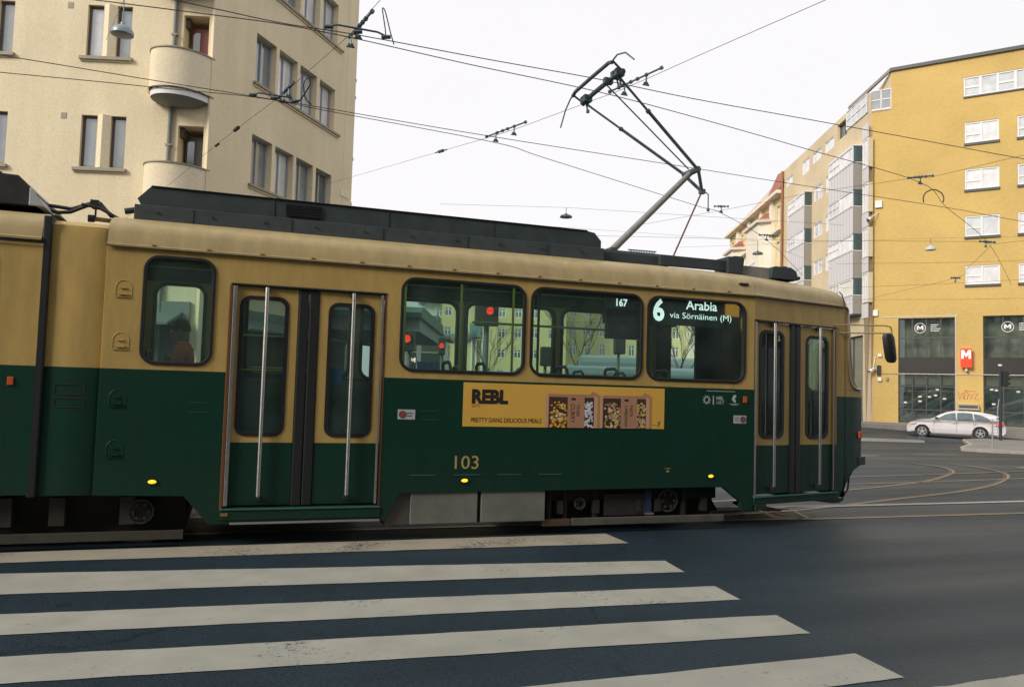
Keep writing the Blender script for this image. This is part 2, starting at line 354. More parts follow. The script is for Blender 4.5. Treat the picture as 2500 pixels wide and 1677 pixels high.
# the far ends follow the lines measured in the picture: intermediate control at x about -1.3
mid = [((-1.725, -0.356), (-1.826, 0.052)), ((-1.467, -1.39), (-1.626, -0.752)), ((-1.226, -2.356), (-1.337, -1.909)), ((-1.02, -3.18), (-1.125, -2.759)), None]
for i, c in enumerate(zeb):
    if mid[i]:
        (ax, ay), (bx, by) = mid[i]
        la = lambda x: c[0][1]+(ay-c[0][1])*(x-c[0][0])/(ax-c[0][0]); lb = lambda x: c[1][1]+(by-c[1][1])*(x-c[1][0])/(bx-c[1][0])
        c = (c[0], c[1], (-9, lb(-9)), (-9, la(-9)))
    else: c = (c[0], c[1], (-9, -3.87), (-9, -4.28))
    stripe(c, wp2 if i == 0 else wp).build('crosswalk_stripe', kind='structure')
stripe(((8.0, -4.9), (8.0, -4.25), (3.45, -4.388), (3.42, -4.9)), wp).build('road_marking', kind='structure')

# rails set flush in the asphalt, white lane line, worn markings
railm = mat('rail_steel', (0.30, 0.27, 0.22), 0.35, 0.8, noise=0.25, nscale=3)
groove = mat('rail_groove', (0.012, 0.012, 0.012), 0.8)
def smooth_path(pts, n=10):
    P = [Vector((*p, 0)) for p in pts]; P = [P[0]*2-P[1]]+P+[P[-1]*2-P[-2]]; o = []
    for i in range(1, len(P)-2):
        a, b, c, d = P[i-1:i+3]
        for k in range(n):
            t = k/n; o.append(0.5*((2*b)+(-a+c)*t+(2*a-5*b+4*c-d)*t*t+(-a+3*b-3*c+d)*t*t*t))
    o.append(P[-2]); return o
def ribbon(mb, pts, w0, w1, m, dz):
    pts = [Vector((p[0], p[1], 0)) for p in pts]; vs = []
    for i, p in enumerate(pts):
        d = (pts[min(i+1, len(pts)-1)]-pts[max(0, i-1)]).normalized(); n = Vector((-d.y, d.x, 0))
        for w in (w0, w1):
            q = p+n*w; vs.append((q.x, q.y, gz(q.x, q.y)+dz))
    mb.add(vs, [(2*i, 2*i+1, 2*i+3, 2*i+2) for i in range(len(pts)-1)], m)
def rails(centre, half=0.5):
    mb = MB(); path = smooth_path(centre, 12)
    for s in (-half, half):
        ribbon(mb, path, s-0.04, s+0.02, railm, 0.006); ribbon(mb, path, s+0.02, s+0.05, groove, 0.005); ribbon(mb, path, s+0.05, s+0.065, railm, 0.006)
    return mb.build('tram_track', kind='structure')
rails([(-40, 1.15), (-5, 1.15), (0, 1.15), (4, 1.1), (6.5, 1.0), (10, 0.9), (40, 0.6)])
rails([(5.0, 1.3), (7.0, 1.62), (9.2, 2.3), (11.6, 3.1), (13.5, 4.05), (15.3, 5.4), (16.0, 7.0), (15.4, 9.2), (13.2, 11.5), (10, 13.4)])
rails([(-40, 4.4), (0, 4.2), (5, 4.0), (12, 4.3), (20, 5.5), (30, 7.5), (60, 14)])
mb = MB(); ribbon(mb, [(4.5, 1.18), (6.3, 1.22), (8.1, 1.34), (11.5, 1.36), (30, 1.5)], -0.05, 0.05, paint, 0.0085); mb.build('lane_line', kind='structure')
mb = MB()
for a, b in (((11.8, 6.5), (13.2, 6.9)), ((15, 9.6), (17.2, 10.2)), ((19.5, 11.2), (21.8, 11.7)), ((24, 14), (25.6, 14.3)), ((17.5, 6.2), (20, 6.6))):
    ribbon(mb, [a, b], -0.07, 0.07, wp, 0.0045)
mb.build('lane_dashes', kind='structure')
# traffic island and pavements
pavem = mat('pavement_grey', (0.20, 0.19, 0.175), 0.85, noise=0.25, nscale=0.8, bump=0.3, bscale=40)
kerbm = mat('kerb_granite', (0.33, 0.31, 0.28), 0.8, noise=0.2, nscale=5)
def slab(name, poly, h, m, lab=None):
    mb = MB(); n = len(poly); ctr = Vector((sum(p[0] for p in poly)/n, sum(p[1] for p in poly)/n))
    top = [Vector((x, y, gz(x, y)+h)) for x, y in poly]; bot = [Vector((x, y, gz(x, y)-0.15)) for x, y in poly]
    ins = [Vector((x+(ctr.x-x)*0.15/max(0.2, (Vector((x, y))-ctr).length), y+(ctr.y-y)*0.15/max(0.2, (Vector((x, y))-ctr).length), gz(x, y)+h)) for x, y in poly]
    mb.add(top+bot, [(i, (i+1) % n, n+(i+1) % n, n+i) for i in range(n)], kerbm)
    mb.add(top+ins, [(i, n+i, n+(i+1) % n, (i+1) % n) for i in range(n)], kerbm)
    mb.add(ins, [tuple(range(n))], m)
    return mb.build(name, kind='structure')
slab('traffic_island', [(25.3, 14.6), (25.2, 13.2), (26.2, 12.4), (30, 10.5), (34, 9.0), (39, 9.5), (38.5, 14), (37, 19.5), (35.2, 22.0), (33.0, 21.3), (29.5, 17.9), (26.5, 15.7)], 0.12, pavem)
slab('traffic_island', [(19, 24.8), (23, 24.2), (27.5, 21.9), (29.4, 20.9), (29.6, 20.3), (27.0, 21.0), (23, 22.9), (19, 23.6)], 0.10, pavem)
YF = Plane((43.6526, 29.197), R(-51.25)); UF = Plane((39.248, 33.881), R(68.25), n=(math.sin(R(68.25)), -math.cos(R(68.25)), 0))
yf2 = YF.off(-6.0); uf2 = UF.off(-5.0)
cor = [YF(-6.35, 0), YF(40, 0), yf2(40, 0), yf2(2, 0), yf2(-9.0, 0), uf2(2.5, 0), uf2(60, 0), UF(60, 0)]
mb = MB(); nn = len(cor)
mb.add([Vector((c.x, c.y, 0.10)) for c in cor]+[Vector((c.x, c.y, -0.4)) for c in cor], [tuple(range(nn))]+[(i, (i+1) % nn, nn+(i+1) % nn, nn+i) for i in range(nn)], pavem)
mb.build('pavement', kind='structure')

# ================================================================== TRAM
tram = thing('tram', 'green and cream articulated tram crossing the street with its pantograph raised', 'tram', (2.0, 1.15, 0.0))
SP = lambda a, z, w=0.0: Vector((a, w, z))                 # near side of the body, y = 0
FPd = Vector((1, 0.215, 0)).normalized()
FP = Plane((5.565, 0.0), d=FPd, n=(-FPd.y, FPd.x, 0))      # tapered side panel at the front door
WID = 2.30
# ---- front section: near side panel
wins = [(1.465, 2.750), (2.822, 4.110), (4.178, 5.430)]
holes = [rrect(a, 1.645, b, 2.552, 0.13) for a, b in wins]+[rrect(-0.843, 1.625, -0.262, 2.578, 0.12)]
door_hole = rrect(-0.115, 0.345, 1.315, 2.382, 0.03, 3)
outer = [(-1.155, 2.66), (-1.155, 0.47), (-0.43, 0.455), (-0.21, 0.20), (1.37, 0.19), (1.52, 0.452), (5.16, 0.47), (5.40, 0.30), (5.405, 0.21), (5.562, 0.195), (5.562, 2.66)]
mb = MB(); mb.plate(outer, holes+[door_hole], SP, 0.06, LIV)
side = mb.build('side_panel', tram, bevel=0.004)
# fine panel seams, latches, flush vents on that panel
mb = MB()
for a in (1.60, 2.05, 2.50, 2.95):
    mb.box(a, a+0.26, -0.004, 0.002, 0.622, 0.630, mat('seam_highlight', (0.05, 0.13, 0.10), 0.3))
mb.box(1.56, 3.24, -0.002, 0.003, 0.613, 0.618, blackp); mb.build('panel_seam', tram)
for x0, z0 in ((1.695, 1.165), (-0.42, 1.20)):
    mb = MB()
    for zz in (z0, z0+0.085): mb.box(x0, x0+0.17, -0.004, 0.002, zz, zz+0.004, mat('seam_highlight', (0.05, 0.13, 0.10), 0.3))
    mb.build('hatch_seam', tram)
# little scoop vents in the left end of the section
for zc, mm in ((2.26, LIV), (1.80, LIV), (1.30, LIV), (0.86, LIV)):
    mb = MB()
    arc = [(-1.005+0.065*math.cos(R(t)), zc+0.02+0.065*math.sin(R(t))) for t in range(0, 181, 20)]
    mb.tube([(a, -0.001, z) for a, z in [(-0.94, zc-0.05)]+arc+[(-1.07, zc-0.05)]], 0.0035, mm, n=6)
    mb.box(-1.03, -0.98, -0.012, 0.0, zc+0.012, zc+0.022, mm); mb.box(-1.04, -0.97, -0.018, 0.0, zc-0.045, zc-0.03, mm); mb.box(-1.065, -0.945, -0.008, 0.0, zc-0.068, zc-0.06, mm)
    mb.build('scoop_vent', tram)
# ---- roof: cant rail and vault lofted along x
prof = [(-0.016, 2.640), (-0.018, 2.658), (-0.004, 2.666), (0.004, 2.70), (0.022, 2.78), (0.045, 2.83), (0.085, 2.868), (0.16, 2.905), (0.32, 2.955), (0.60, 3.0), (1.15, 3.03)]
prof = prof+[(WID-y, z) for y, z in prof[-2::-1]]
def roof_sections(xs, dzs, insets=None):
    rings = []
    for k, x in enumerate(xs):
        ins = insets[k] if insets else 0
        rings.append([Vector((x, 1.15+(y-1.15)*(1-ins/1.15), z+dzs[k]*(0 if z < 2.67 else 1))) for y, z in prof])
    return rings
roofm = livery('tram_roof_paint', -5, yel=(0.40, 0.31, 0.155))
mb = MB(); mb.loft(roof_sections([-1.155, 0, 1.5, 3, 4.5, 5.562], [0, 0, 0, 0, 0, -0.02]), roofm, closed=False, caps=False)
mb.build('roof', tram, smooth=True)
mb = MB()
for a, b in ((-1.16, 5.56),):
    mb.box(a, b, -0.024, -0.016, 2.634, 2.641, blackp)
for k in range(14):
    x = -0.8+k*0.46; mb.box(x, x+0.035, -0.022, 0.0, 2.668, 2.680, roofm)
mb.box(5.36, 5.48, 0.005, 0.03, 2.765, 2.785, blackp)
mb.build('gutter_detail', tram)
# ---- front section: far side
fwins = [(-0.98, -0.42), (0.03, 1.27), (1.39, 2.65), (2.74, 4.00), (4.09, 5.30)]
mb = MB(); mb.plate([(-1.155, 2.66), (-1.155, 0.45), (5.6, 0.45), (5.6, 2.66)][::-1], [rrect(a, 1.56, b, 2.60, 0.13) for a, b in fwins], lambda u, v, w: Vector((u, WID-w, v)), 0.05, LIV, interior_w)
mb.box(-1.15, 5.6, WID-0.056, WID-0.051, 0.46, 1.54, interior_w)
mb.box(-1.15, 5.6, WID-0.056, WID-0.051, 2.615, 2.66, interior_w)
mb.build('far_side_panel', tram)
for a, b in fwins:
    mb = MB(); F2 = lambda u, v, w: Vector((u, WID-w, v))
    mb.ring(rrect(a-0.01, 1.55, b+0.01, 2.61, 0.135), rrect(a+0.03, 1.59, b-0.03, 2.575, 0.11), F2, -0.01, 0.065, rubber)
    f = mb.build('window_far', tram); f.name = 'window'
    g = MB(); g.add([F2(*q, 0.03) for q in rrect(a+0.02, 1.58, b-0.02, 2.585, 0.11)], [tuple(range(24))], glass('far_tram_glass', (0.80, 0.90, 0.86), 1.0)); g.build('pane', f)
# ---- windows, near side
def window(T, x0, z0, x1, z1, r, parent, g=tglass, fr=0.032, proud=0.012, glassdepth=0.012, hinge=False):
    mb = MB(); mb.ring(rrect(x0, z0, x1, z1, r), rrect(x0+fr, z0+fr, x1-fr, z1-fr, max(0.03, r-fr)), T, -proud, 0.03, rubber)
    f = mb.build('window', parent, smooth=False, bevel=0.006)
    q = MB(); q.add([T(a, b, glassdepth) for a, b in rrect(x0+fr*0.8, z0+fr*0.8, x1-fr*0.8, z1-fr*0.8, max(0.03, r-fr))], [tuple(range(24))], g); q.build('pane', f)
    return f
for a, b in wins: window(SP, a-0.012, 1.632, b+0.012, 2.566, 0.14, tram)
window(SP, -0.856, 1.612, -0.250, 2.590, 0.13, tram)
# ---- interior, seen through the glass
mb = MB(); mb.box(-1.15, 5.5, 0.10, WID-0.1, 0.80, 0.86, mat('tram_floor', (0.06, 0.06, 0.06), 0.7)); mb.loft([[Vector((5.5, 0.10, z)), Vector((7.1, 0.45, z)), Vector((7.4, 0.7, z)), Vector((7.4, 1.6, z)), Vector((7.1, 1.85, z)), Vector((5.5, 2.2, z))] for z in (0.80, 0.86)], mat('tram_floor', (0.06, 0.06, 0.06), 0.7)); mb.build('floor', tram)
mb = MB()
mb.add([Vector((-1.15, y, z)) for y, z in ((0.07, 2.63), (0.30, 2.84), (0.8, 2.88), (1.5, 2.88), (2.0, 2.84), (2.24, 2.62))]+[Vector((5.5, y, z)) for y, z in ((0.07, 2.63), (0.30, 2.84), (0.8, 2.88), (1.5, 2.88), (2.0, 2.84), (2.24, 2.62))],
       [(i, i+1, i+7, i+6) for i in range(5)], interior_c)
mb.box(-1.1, 5.4, 1.05, 1.25, 2.86, 2.875, mat('added_ceiling_glow', (0.3, 0.4, 0.32), 0.4, emit=(0.75, 1.0, 0.72), estr=1.8))  # glowing strip added to brighten the dim interior
mb.box(-1.1, 4.6, 1.96, 2.02, 2.74, 2.755, mat('ceiling_rail', (0.16, 0.28, 0.14), 0.4)); mb.box(-1.1, 4.6, 1.70, 1.72, 2.80, 2.82, mat('ceiling_rail', (0.16, 0.28, 0.14), 0.4))
mb.build('ceiling', tram)
mb = MB()
mb.box(1.47, 5.45, 0.061, 0.066, 0.82, 1.60, interior_w); mb.box(-1.1, -0.2, 0.061, 0.066, 0.82, 1.58, interior_w); mb.build('inner_lining', tram)
for x, y in ((1.81, 1.6), (2.50, 1.6), (3.17, 1.6), (2.265, 0.55), (2.995, 0.55), (3.13, 0.6), (3.28, 1.2), (0.75, 1.5), (-0.15, 1.5)):
    mb = MB(); mb.tube([(x, y, 0.86), (x, y, 2.82)], 0.016, yellowpole if y > 0.7 else mat('dark_pole', (0.10, 0.12, 0.07), 0.35)); mb.build('grab_pole', tram, smooth=True)
mb = MB(); mb.tube([(2.80, 2.12, 2.34), (5.2, 2.12, 2.34)], 0.016, yellowpole); mb.tube([(0.1, 2.0, 1.65), (1.2, 2.0, 1.65)], 0.014, yellowpole); mb.tube([(-0.1, 1.85, 1.62), (1.15, 1.85, 1.62)], 0.014, yellowpole); mb.tube([(-0.1, 1.9, 2.02), (0.95, 1.9, 2.02)], 0.013, yellowpole); mb.build('handrail', tram, smooth=True)
seatm = mat('seat_fabric_dark', (0.03, 0.035, 0.04), 0.7, noise=0.3)
def seat(x, y):
    mb = MB()
    mb.loft([[Vector((x+dx+lean, y+sx*wd, z)) for dx, sx in ((0, -1), (0.05, -1), (0.05, 1), (0, 1))] for z, wd, lean in ((1.25, 0.21, 0.0), (1.45, 0.215, -0.03), (1.62, 0.20, -0.06), (1.66, 0.15, -0.065))], seatm)
    mb.box(x, x+0.42, y-0.2, y+0.2, 1.22, 1.29, seatm); mb.box(x+0.15, x+0.25, y-0.08, y+0.08, 0.86, 1.22, seatm)
    o = mb.build('seat', tram, smooth=True, bevel=0.015)
    h = MB(); h.tube([(x-0.05, y-0.17, 1.58), (x-0.07, y-0.15, 1.72), (x-0.07, y-0.10, 1.75), (x-0.07, y+0.10, 1.75), (x-0.07, y+0.15, 1.72), (x-0.05, y+0.17, 1.58)], 0.018, rubber); h.build('handle', o, smooth=True)
for x in (1.95, 2.32, 3.25, 3.85, 4.5): seat(x+0.15, 0.38)
for x in (1.6, 2.45, 3.3, 4.1, 4.7): seat(x+0.15, 1.85)
seat(-0.75, 0.42); seat(-0.70, 1.8)
mb = MB(); mb.box(4.28, 4.72, 1.18, 1.30, 2.16, 2.50, blackp); mb.box(4.20, 5.2, 1.1, 1.2, 2.34, 2.62, blackp); mb.build('information_screen', tram, bevel=0.01)
mb = MB(); mb.box(4.90, 5.12, 1.1, 1.16, 0.86, 2.36, blackp); mb.box(5.53, 6.80, 1.18, 1.22, 0.86, 2.62, blackp); mb.build('cab_partition', tram)
mb = MB(); mb.tube([(4.88, 1.0, 1.62), (4.88, 1.004, 1.62)], 0.12, mat('teal_plastic', (0.10, 0.28, 0.28), 0.5), n=24); mb.build('ticket_reader', tram)
# dark wall of the gangway end
mb = MB(); mb.box(-1.13, -1.10, 0.1, 0.7, 0.86, 2.7, interior_w); mb.box(-1.13, -1.10, 1.6, 2.2, 0.86, 2.7, interior_w); mb.build('gangway_wall', tram)
# ---- destination displays behind the glass
def led_panel(x0, z0, x1, z1, items, y=0.035):
    mb = MB(); mb.box(x0, x1, y, y+0.03, z0, z1, mat('display_black', (0.012, 0.018, 0.02), 0.5)); o = mb.build('destination_display', tram)
    t = MB(); T = lambda a, b, c: Vector((a, y+c, b))
    for body, x, z, h, w_, bold in items: text_into(t, body, T, x, z, h, ledw, w=w_, bold=bold)
    t.build('display_lettering', o)
led_panel(4.235, 2.255, 5.16, 2.545, [('6', 4.258, 2.287, 0.252, 0.142, 0.035), ('Arabia', 4.672, 2.438, 0.105, 0.405, 0.016), ('via Sörnäinen (M)', 4.468, 2.313, 0.088, 0.80, 0.0)])
led_panel(3.685, 2.395, 4.03, 2.535, [('167', 3.808, 2.420, 0.085, 0.135, 0.03)])
# ---- doors
def door_leaf(T, x0, x1, z0, z1, g, bar, gz0, gz1, gx0, gx1, M_=LIVD):
    mb = MB(); mb.plate([(x0, z0), (x1, z0), (x1, z1), (x0, z1)], [rrect(gx0, gz0, gx1, gz1, 0.09)], T, 0.035, M_)
    o = mb.build('door', tram, bevel=0.004)
    q = MB(); q.ring(rrect(gx0-0.005, gz0-0.005, gx1+0.005, gz1+0.005, 0.095), rrect(gx0+0.032, gz0+0.032, gx1-0.032, gz1-0.032, 0.065), T, -0.008, 0.02, rubber); q.build('window_seal', o)
    q = MB(); q.add([T(a, b, 0.01) for a, b in rrect(gx0+0.02, gz0+0.02, gx1-0.02, gz1-0.02, 0.07)], [tuple(range(24))], g); q.build('pane', o)
    q = MB(); q.tube([T(bar, z1-0.03, -0.012), T(bar, z1-0.012, -0.05), T(bar, z1-0.05, -0.052), T(bar, z0+0.09, -0.052), T(bar, z0+0.06, -0.012)], 0.0175, chrome, n=10)
    q.box(-0.025, 0.025, 0, 0.05, -0.02, 0.02, blackp, T=lambda x, y, z: T(bar+x, z1-0.02+z, -y))
    q.box(-0.025, 0.025, 0, 0.05, -0.02, 0.02, blackp, T=lambda x, y, z: T(bar+x, z0+0.065+z, -y))
    q.build('handle_bar', o, smooth=True)
    return o
DW = lambda a, z, w=0.0: SP(a, z, w+0.022)
door_leaf(DW, -0.085, 0.488, 0.36, 2.362, dglass, 0.20, 0.995, 2.278, -0.028, 0.400)
door_leaf(DW, 0.682, 1.298, 0.36, 2.362, dglass, 0.995, 0.992, 2.262, 0.772, 1.205)
DF = lambda a, z, w=0.0: FP(a, z, w+0.018)
door_leaf(DF, 0.035, 0.616, 0.375, 2.352, dglass, 0.304, 1.015, 2.262, 0.100, 0.514)
door_leaf(DF, 0.808, 1.425, 0.372, 2.352, dglass, 1.110, 1.008, 2.244, 0.908, 1.320)
# red route strip on the front door, notices inside the glass
mb = MB()
for a in (0.488, 0.585): mb.box(a+0.002, a+0.094, 0.010, 0.06, 0.35, 2.37, rubber)
mb.build('door_rubber', tram, bevel=0.012)
mb = MB()
for a in (0.617, 0.713): mb.box(a+0.002, a+0.092, 0.004, 0.05, 0.36, 2.36, rubber, T=lambda x, y, z: FP(x, z, y))
mb.build('door_rubber', tram, bevel=0.012)
blue = mat('blue_notice', (0.03, 0.14, 0.42), 0.5)
mb = MB(); mb.box(0.785, 0.925, 0.0, 0.006, 1.50, 1.645, blue, T=lambda x, y, z: SP(x, z, y+0.045)); mb.box(0.39, 0.50, 0.0, 0.006, 1.555, 1.71, blue, T=lambda x, y, z: FP(x, z, y+0.04)); mb.build('notice', tram)
# door surrounds
mb = MB()
mb.box(-0.118, 1.318, -0.010, 0.02, 2.368, 2.388, rubber); mb.box(-0.095, -0.060, -0.014, 0.01, 0.36, 2.36, chrome); mb.box(-0.128, -0.097, -0.006, 0.02, 0.33, 2.37, mat('door_post_brown', (0.14, 0.055, 0.02), 0.5)); mb.box(1.262, 1.284, -0.014, 0.01, 0.36, 2.36, chrome)
mb.box(1.298, 1.318, -0.004, 0.02, 0.34, 2.37, mat('door_post_brown', (0.14, 0.055, 0.02), 0.5))
mb.build('door_frame', tram, bevel=0.005)
lightgreen = mat('sill_green', (0.03, 0.12, 0.09), 0.4)
mb = MB(); mb.box(-0.12, 1.325, -0.022, 0.03, 0.322, 0.338, lightgreen); mb.box(-0.12, 1.325, -0.012, 0.03, 0.235, 0.320, LIV); mb.box(-0.03, 1.32, -0.028, 0.03, 0.196, 0.214, alu); mb.box(-0.11, -0.05, -0.02, 0.0, 0.27, 0.30, mat('brass', (0.4, 0.3, 0.12), 0.4, 0.8)); mb.build('door_step', tram, bevel=0.004)
TF = lambda x, y, z: FP(x, z, y)
mb = MB(); mb.box(0.01, 1.455, -0.008, 0.02, 2.358, 2.376, rubber, T=TF); mb.box(0.006, 0.022, -0.014, 0.01, 0.37, 2.35, chrome, T=TF); mb.box(1.395, 1.408, -0.012, 0.01, 0.37, 2.35, chrome, T=TF); mb.box(1.428, 1.458, -0.008, 0.02, 0.93, 2.36, mat('post_ochre', (0.30, 0.15, 0.03), 0.5), T=TF); mb.box(1.428, 1.458, -0.008, 0.02, 0.36, 0.93, blackp, T=TF)
mb.build('door_frame', tram)
mb = MB(); mb.box(0.0, 1.47, -0.024, 0.03, 0.338, 0.356, lightgreen, T=TF); mb.box(0.0, 1.47, -0.014, 0.03, 0.262, 0.337, LIV, T=TF); mb.box(0.02, 0.20, -0.02, 0.04, 0.20, 0.262, LIV, T=TF); mb.build('door_step', tram, bevel=0.004)
# panel above the front door and beside it
mb = MB(); mb.plate([(0, 2.66), (0, 2.378), (1.46, 2.378), (1.46, 0.30), (1.50, 0.279), (1.64, 0.40), (1.64, 2.66)], [], FP, 0.05, LIVN, None)
mb.build('side_panel', tram)
FQ = lambda a, z, w=0.0: Vector((FP(a, z, w).x, 2.3-FP(a, z, w).y, z))
mb = MB(); mb.plate([(0, 2.66), (0, 0.45), (1.64, 0.45), (1.64, 2.66)], [rrect(0.05, 1.55, 1.45, 2.52, 0.08)], FQ, 0.05, LIVN, blackp)
mb.add([Vector((5.5, 0.12, 2.62)), Vector((5.5, 2.18, 2.62)), Vector((7.15, 1.8, 2.58)), Vector((7.15, 0.5, 2.58))], [(0, 1, 2, 3)], interior_c)
mb.build('far_side_panel', tram)
mb = MB(); mb.box(5.52, 6.95, 2.02, 2.05, 0.9, 1.56, interior_w); mb.box(5.2, 5.3, 2.0, 2.2, 0.86, 1.5, interior_w); mb.build('cab_lining', tram)
# ---- roof over the tapered nose
rings = []
for k, s_ in enumerate((0.0, 0.4, 0.8, 1.2, 1.50, 1.60)):
    q = FP(s_, 0, 0); inset = q.y; dz = (-0.02, -0.03, -0.04, -0.055, -0.075, -0.085)[k]
    rings.append([Vector((q.x, 1.15+(y-1.15)*(1-inset/1.15), z+(dz if z > 2.69 else 0))) for y, z in prof])
mb = MB(); mb.loft(rings, roofm, closed=False, caps=False); mb.build('roof', tram, smooth=True)
mb = MB(); mb.box(0.0, 1.61, -0.024, -0.014, 2.634, 2.641, blackp, T=TF); mb.build('gutter_detail', tram)
# ---- nose shell lofted upward: at each height a plan curve from the near corner round to the far corner
def nose_ring(z, sB, bulge=0.16, s0=1.62):
    A = FP(s0, z, 0); B = FP(sB, z, 0); ctr_y = 1.15; pts = [A, A.lerp(B, 0.5)]
    C = Vector((B.x+0.10, B.y+0.18, z)); D = Vector((B.x+bulge, ctr_y, z))
    for t in (0.0, 0.25, 0.5, 0.75):
        pts.append((1-t)**2*B+2*t*(1-t)*Vector((B.x+0.07, B.y+0.06, z))+t*t*C)
    pts.append(C)
    for t in (0.33, 0.66): pts.append(C.lerp(D, t)+Vector((0.03*math.sin(math.pi*t), 0, 0)))
    pts.append(D)
    return pts+[Vector((p.x, 2.3-p.y, p.z)) for p in pts[-2::-1]]
low = [nose_ring(z, s, b) for z, s, b in ((0.285, 1.52, 0.05), (0.60, 1.80, 0.12), (0.66, 1.93, 0.14), (0.80, 1.95, 0.16), (1.20, 1.955, 0.16), (1.52, 1.96, 0.16), (1.61, 1.945, 0.15))]
mb = MB(); mb.loft(low, LIVN, closed=False, caps=False); mb.build('nose', tram, smooth=True)
capr = []
for t in (-0.02, 0.25, 0.5, 0.72, 0.88, 0.97, 1.0):
    tt = max(t, 0); capr.append([Vector((p.x+t*(0.085+0.12*(1-((p.y-1.15)/0.85)**2)), 1.15+(p.y-1.15)*(1-0.03*tt*tt), 2.60+(p.z-2.60)*math.sqrt(max(0, 1-tt*tt)))) for p in rings[-1]])
mb = MB(); mb.loft(capr, roofm, closed=False, caps=False); mb.build('nose_top', tram, smooth=True)
gl = [nose_ring(z, s, b, 1.62) for z, s, b in ((1.60, 1.935, 0.15), (1.66, 1.86, 0.15), (1.75, 1.80, 0.14), (2.0, 1.765, 0.14), (2.3, 1.735, 0.13), (2.60, 1.705, 0.12))]
mb = MB(); mb.loft([r[2:-2] for r in gl], dglass, closed=False, caps=False); ws = mb.build('windscreen', tram, smooth=True)
mb = MB(); mb.loft([r[:3] for r in gl], LIVN, closed=False, caps=False); mb.loft([r[-3:] for r in gl], LIVN, closed=False, caps=False); mb.build('corner_pillar', tram, smooth=True)
mb = MB(); mb.tube([FP(1.68, 2.60, -0.012), FP(1.675, 2.3, -0.012), FP(1.68, 2.0, -0.012), FP(1.705, 1.78, -0.012), FP(1.75, 1.67, -0.012), FP(1.83, 1.625, -0.012), FP(1.94, 1.615, -0.012)], 0.010, chrome); mb.build('windscreen_trim', ws, smooth=True)
mb = MB(); mb.tube([FP(1.595, 2.64, -0.008), FP(1.592, 2.72, -0.004), FP(1.59, 2.80, 0.02), FP(1.59, 2.84, 0.06)], 0.008, blackp); mb.build('roof_seam', tram)
mb = MB(); mb.loft([[FP(1.90, z, -0.01), FP(2.045, z, 0.0), FP(2.30, z, 0.6), FP(2.30, z, 1.4), FP(1.9, z, 1.4)] for z in (0.665, 0.775)], blackp); mb.build('bumper', tram, bevel=0.01)
mb = MB(); mb.loft([[FP(a, z, -0.022) , FP(b, z, -0.022), FP(b+0.01, z, 0.02), FP(a-0.01, z, 0.02)] for z, a, b in ((1.005, 1.90, 1.945), (1.09, 1.90, 1.95))], orange); mb.build('turn_signal', tram, bevel=0.006)
# life guard rods and the wedge shaped tray below the nose
mb = MB(); mb.tube([FP(1.86, 0.62, 0.1), FP(1.86, 0.54, 0.1)], 0.03, blackp); mb.tube([FP(1.86, 0.56, 0.1), FP(1.83, 0.36, 0.1), FP(1.70, 0.235, 0.1)], 0.011, blackp)
mb.loft([[FP(0.95, 0.272, y), FP(1.48, 0.285, y), FP(1.70, 0.245, y), FP(1.60, 0.205, y), FP(1.45, 0.205, y)] for y in (0.05, 1.9)], blackp)
mb.loft([[FP(0.18, 0.215, y), FP(0.28, 0.23, y), FP(0.62, 0.155, y), FP(0.55, 0.145, y), FP(0.30, 0.165, y)] for y in (0.1, 0.5)], blackp)
mb.build('life_guard', tram)
# mirror on its two arms
mb = MB()
mb.tube([FP(1.40, 2.405, -0.01), FP(1.68, 2.42, -0.10), FP(2.08, 2.43, -0.24), FP(2.17, 2.42, -0.26), FP(2.195, 2.34, -0.265)], 0.009, yellowpole if False else mat('mirror_arm', (0.42, 0.36, 0.2), 0.4, 0.5))
mb.tube([FP(1.52, 2.315, -0.01), FP(1.72, 2.32, -0.10), FP(2.195, 2.34, -0.265)], 0.009, mat('mirror_arm', (0.42, 0.36, 0.2), 0.4, 0.5))
o = mb.build('mirror_arm', tram, smooth=True)
mb = MB(); rg = []
for z, wd in ((2.335, 0.30), (2.325, 0.75), (2.28, 1.0), (2.15, 1.0), (2.02, 0.95), (1.975, 0.7), (1.965, 0.3)):
    c = FP(2.15+(z-2.15)*-0.20, z, -0.26); rg.append([c+Vector((0.085*wd*math.cos(R(t)), 0.055*wd*math.sin(R(t)), 0)) for t in range(0, 360, 30)])
mb.loft(rg, rubber); mb.build('mirror', tram, smooth=True)
# ---- rear section and articulation
mb = MB(); mb.plate([(-5.2, 2.62), (-5.2, 0.48), (-1.64, 0.48), (-1.64, 2.62)], [rrect(-3.3, 1.63, -1.985, 2.565, 0.13)], SP, 0.06, LIV); mb.build('rear_side_panel', tram, bevel=0.004)
mb = MB(); mb.loft(roof_sections([-5.2, -3, -1.66], [-0.03]*3), roofm, closed=False, caps=False); mb.build('rear_roof', tram, smooth=True)
mb = MB(); mb.box(-5.2, -1.64, WID-0.05, WID, 0.45, 2.66, LIV); mb.box(-5.2, -1.64, -0.022, -0.014, 2.608, 2.618, blackp); mb.box(-5.2, -1.66, 0.07, WID-0.07, 0.5, 0.86, bogiem); mb.build('rear_far_panel', tram)
window(SP, -3.31, 1.62, -1.975, 2.575, 0.14, tram)
mb = MB(); mb.box(-1.655, -1.590, 0.0, 0.10, 0.46, 2.86, rubber); mb.box(-1.655, -1.59, 0.1, 2.2, 2.78, 2.86, rubber); mb.build('gangway_seal', tram, bevel=0.01)
rg = []
for z, ins in ((0.47, 0.03), (2.70, 0.03), (2.80, 0.05), (2.842, 0.12), (2.86, 0.30), (2.87, 1.1)):
    rg.append([Vector((x, ins+0.02*dy, z)) for x, dy in ((-1.60, 1), (-1.52, 0), (-1.2, 0), (-1.15, 1))])
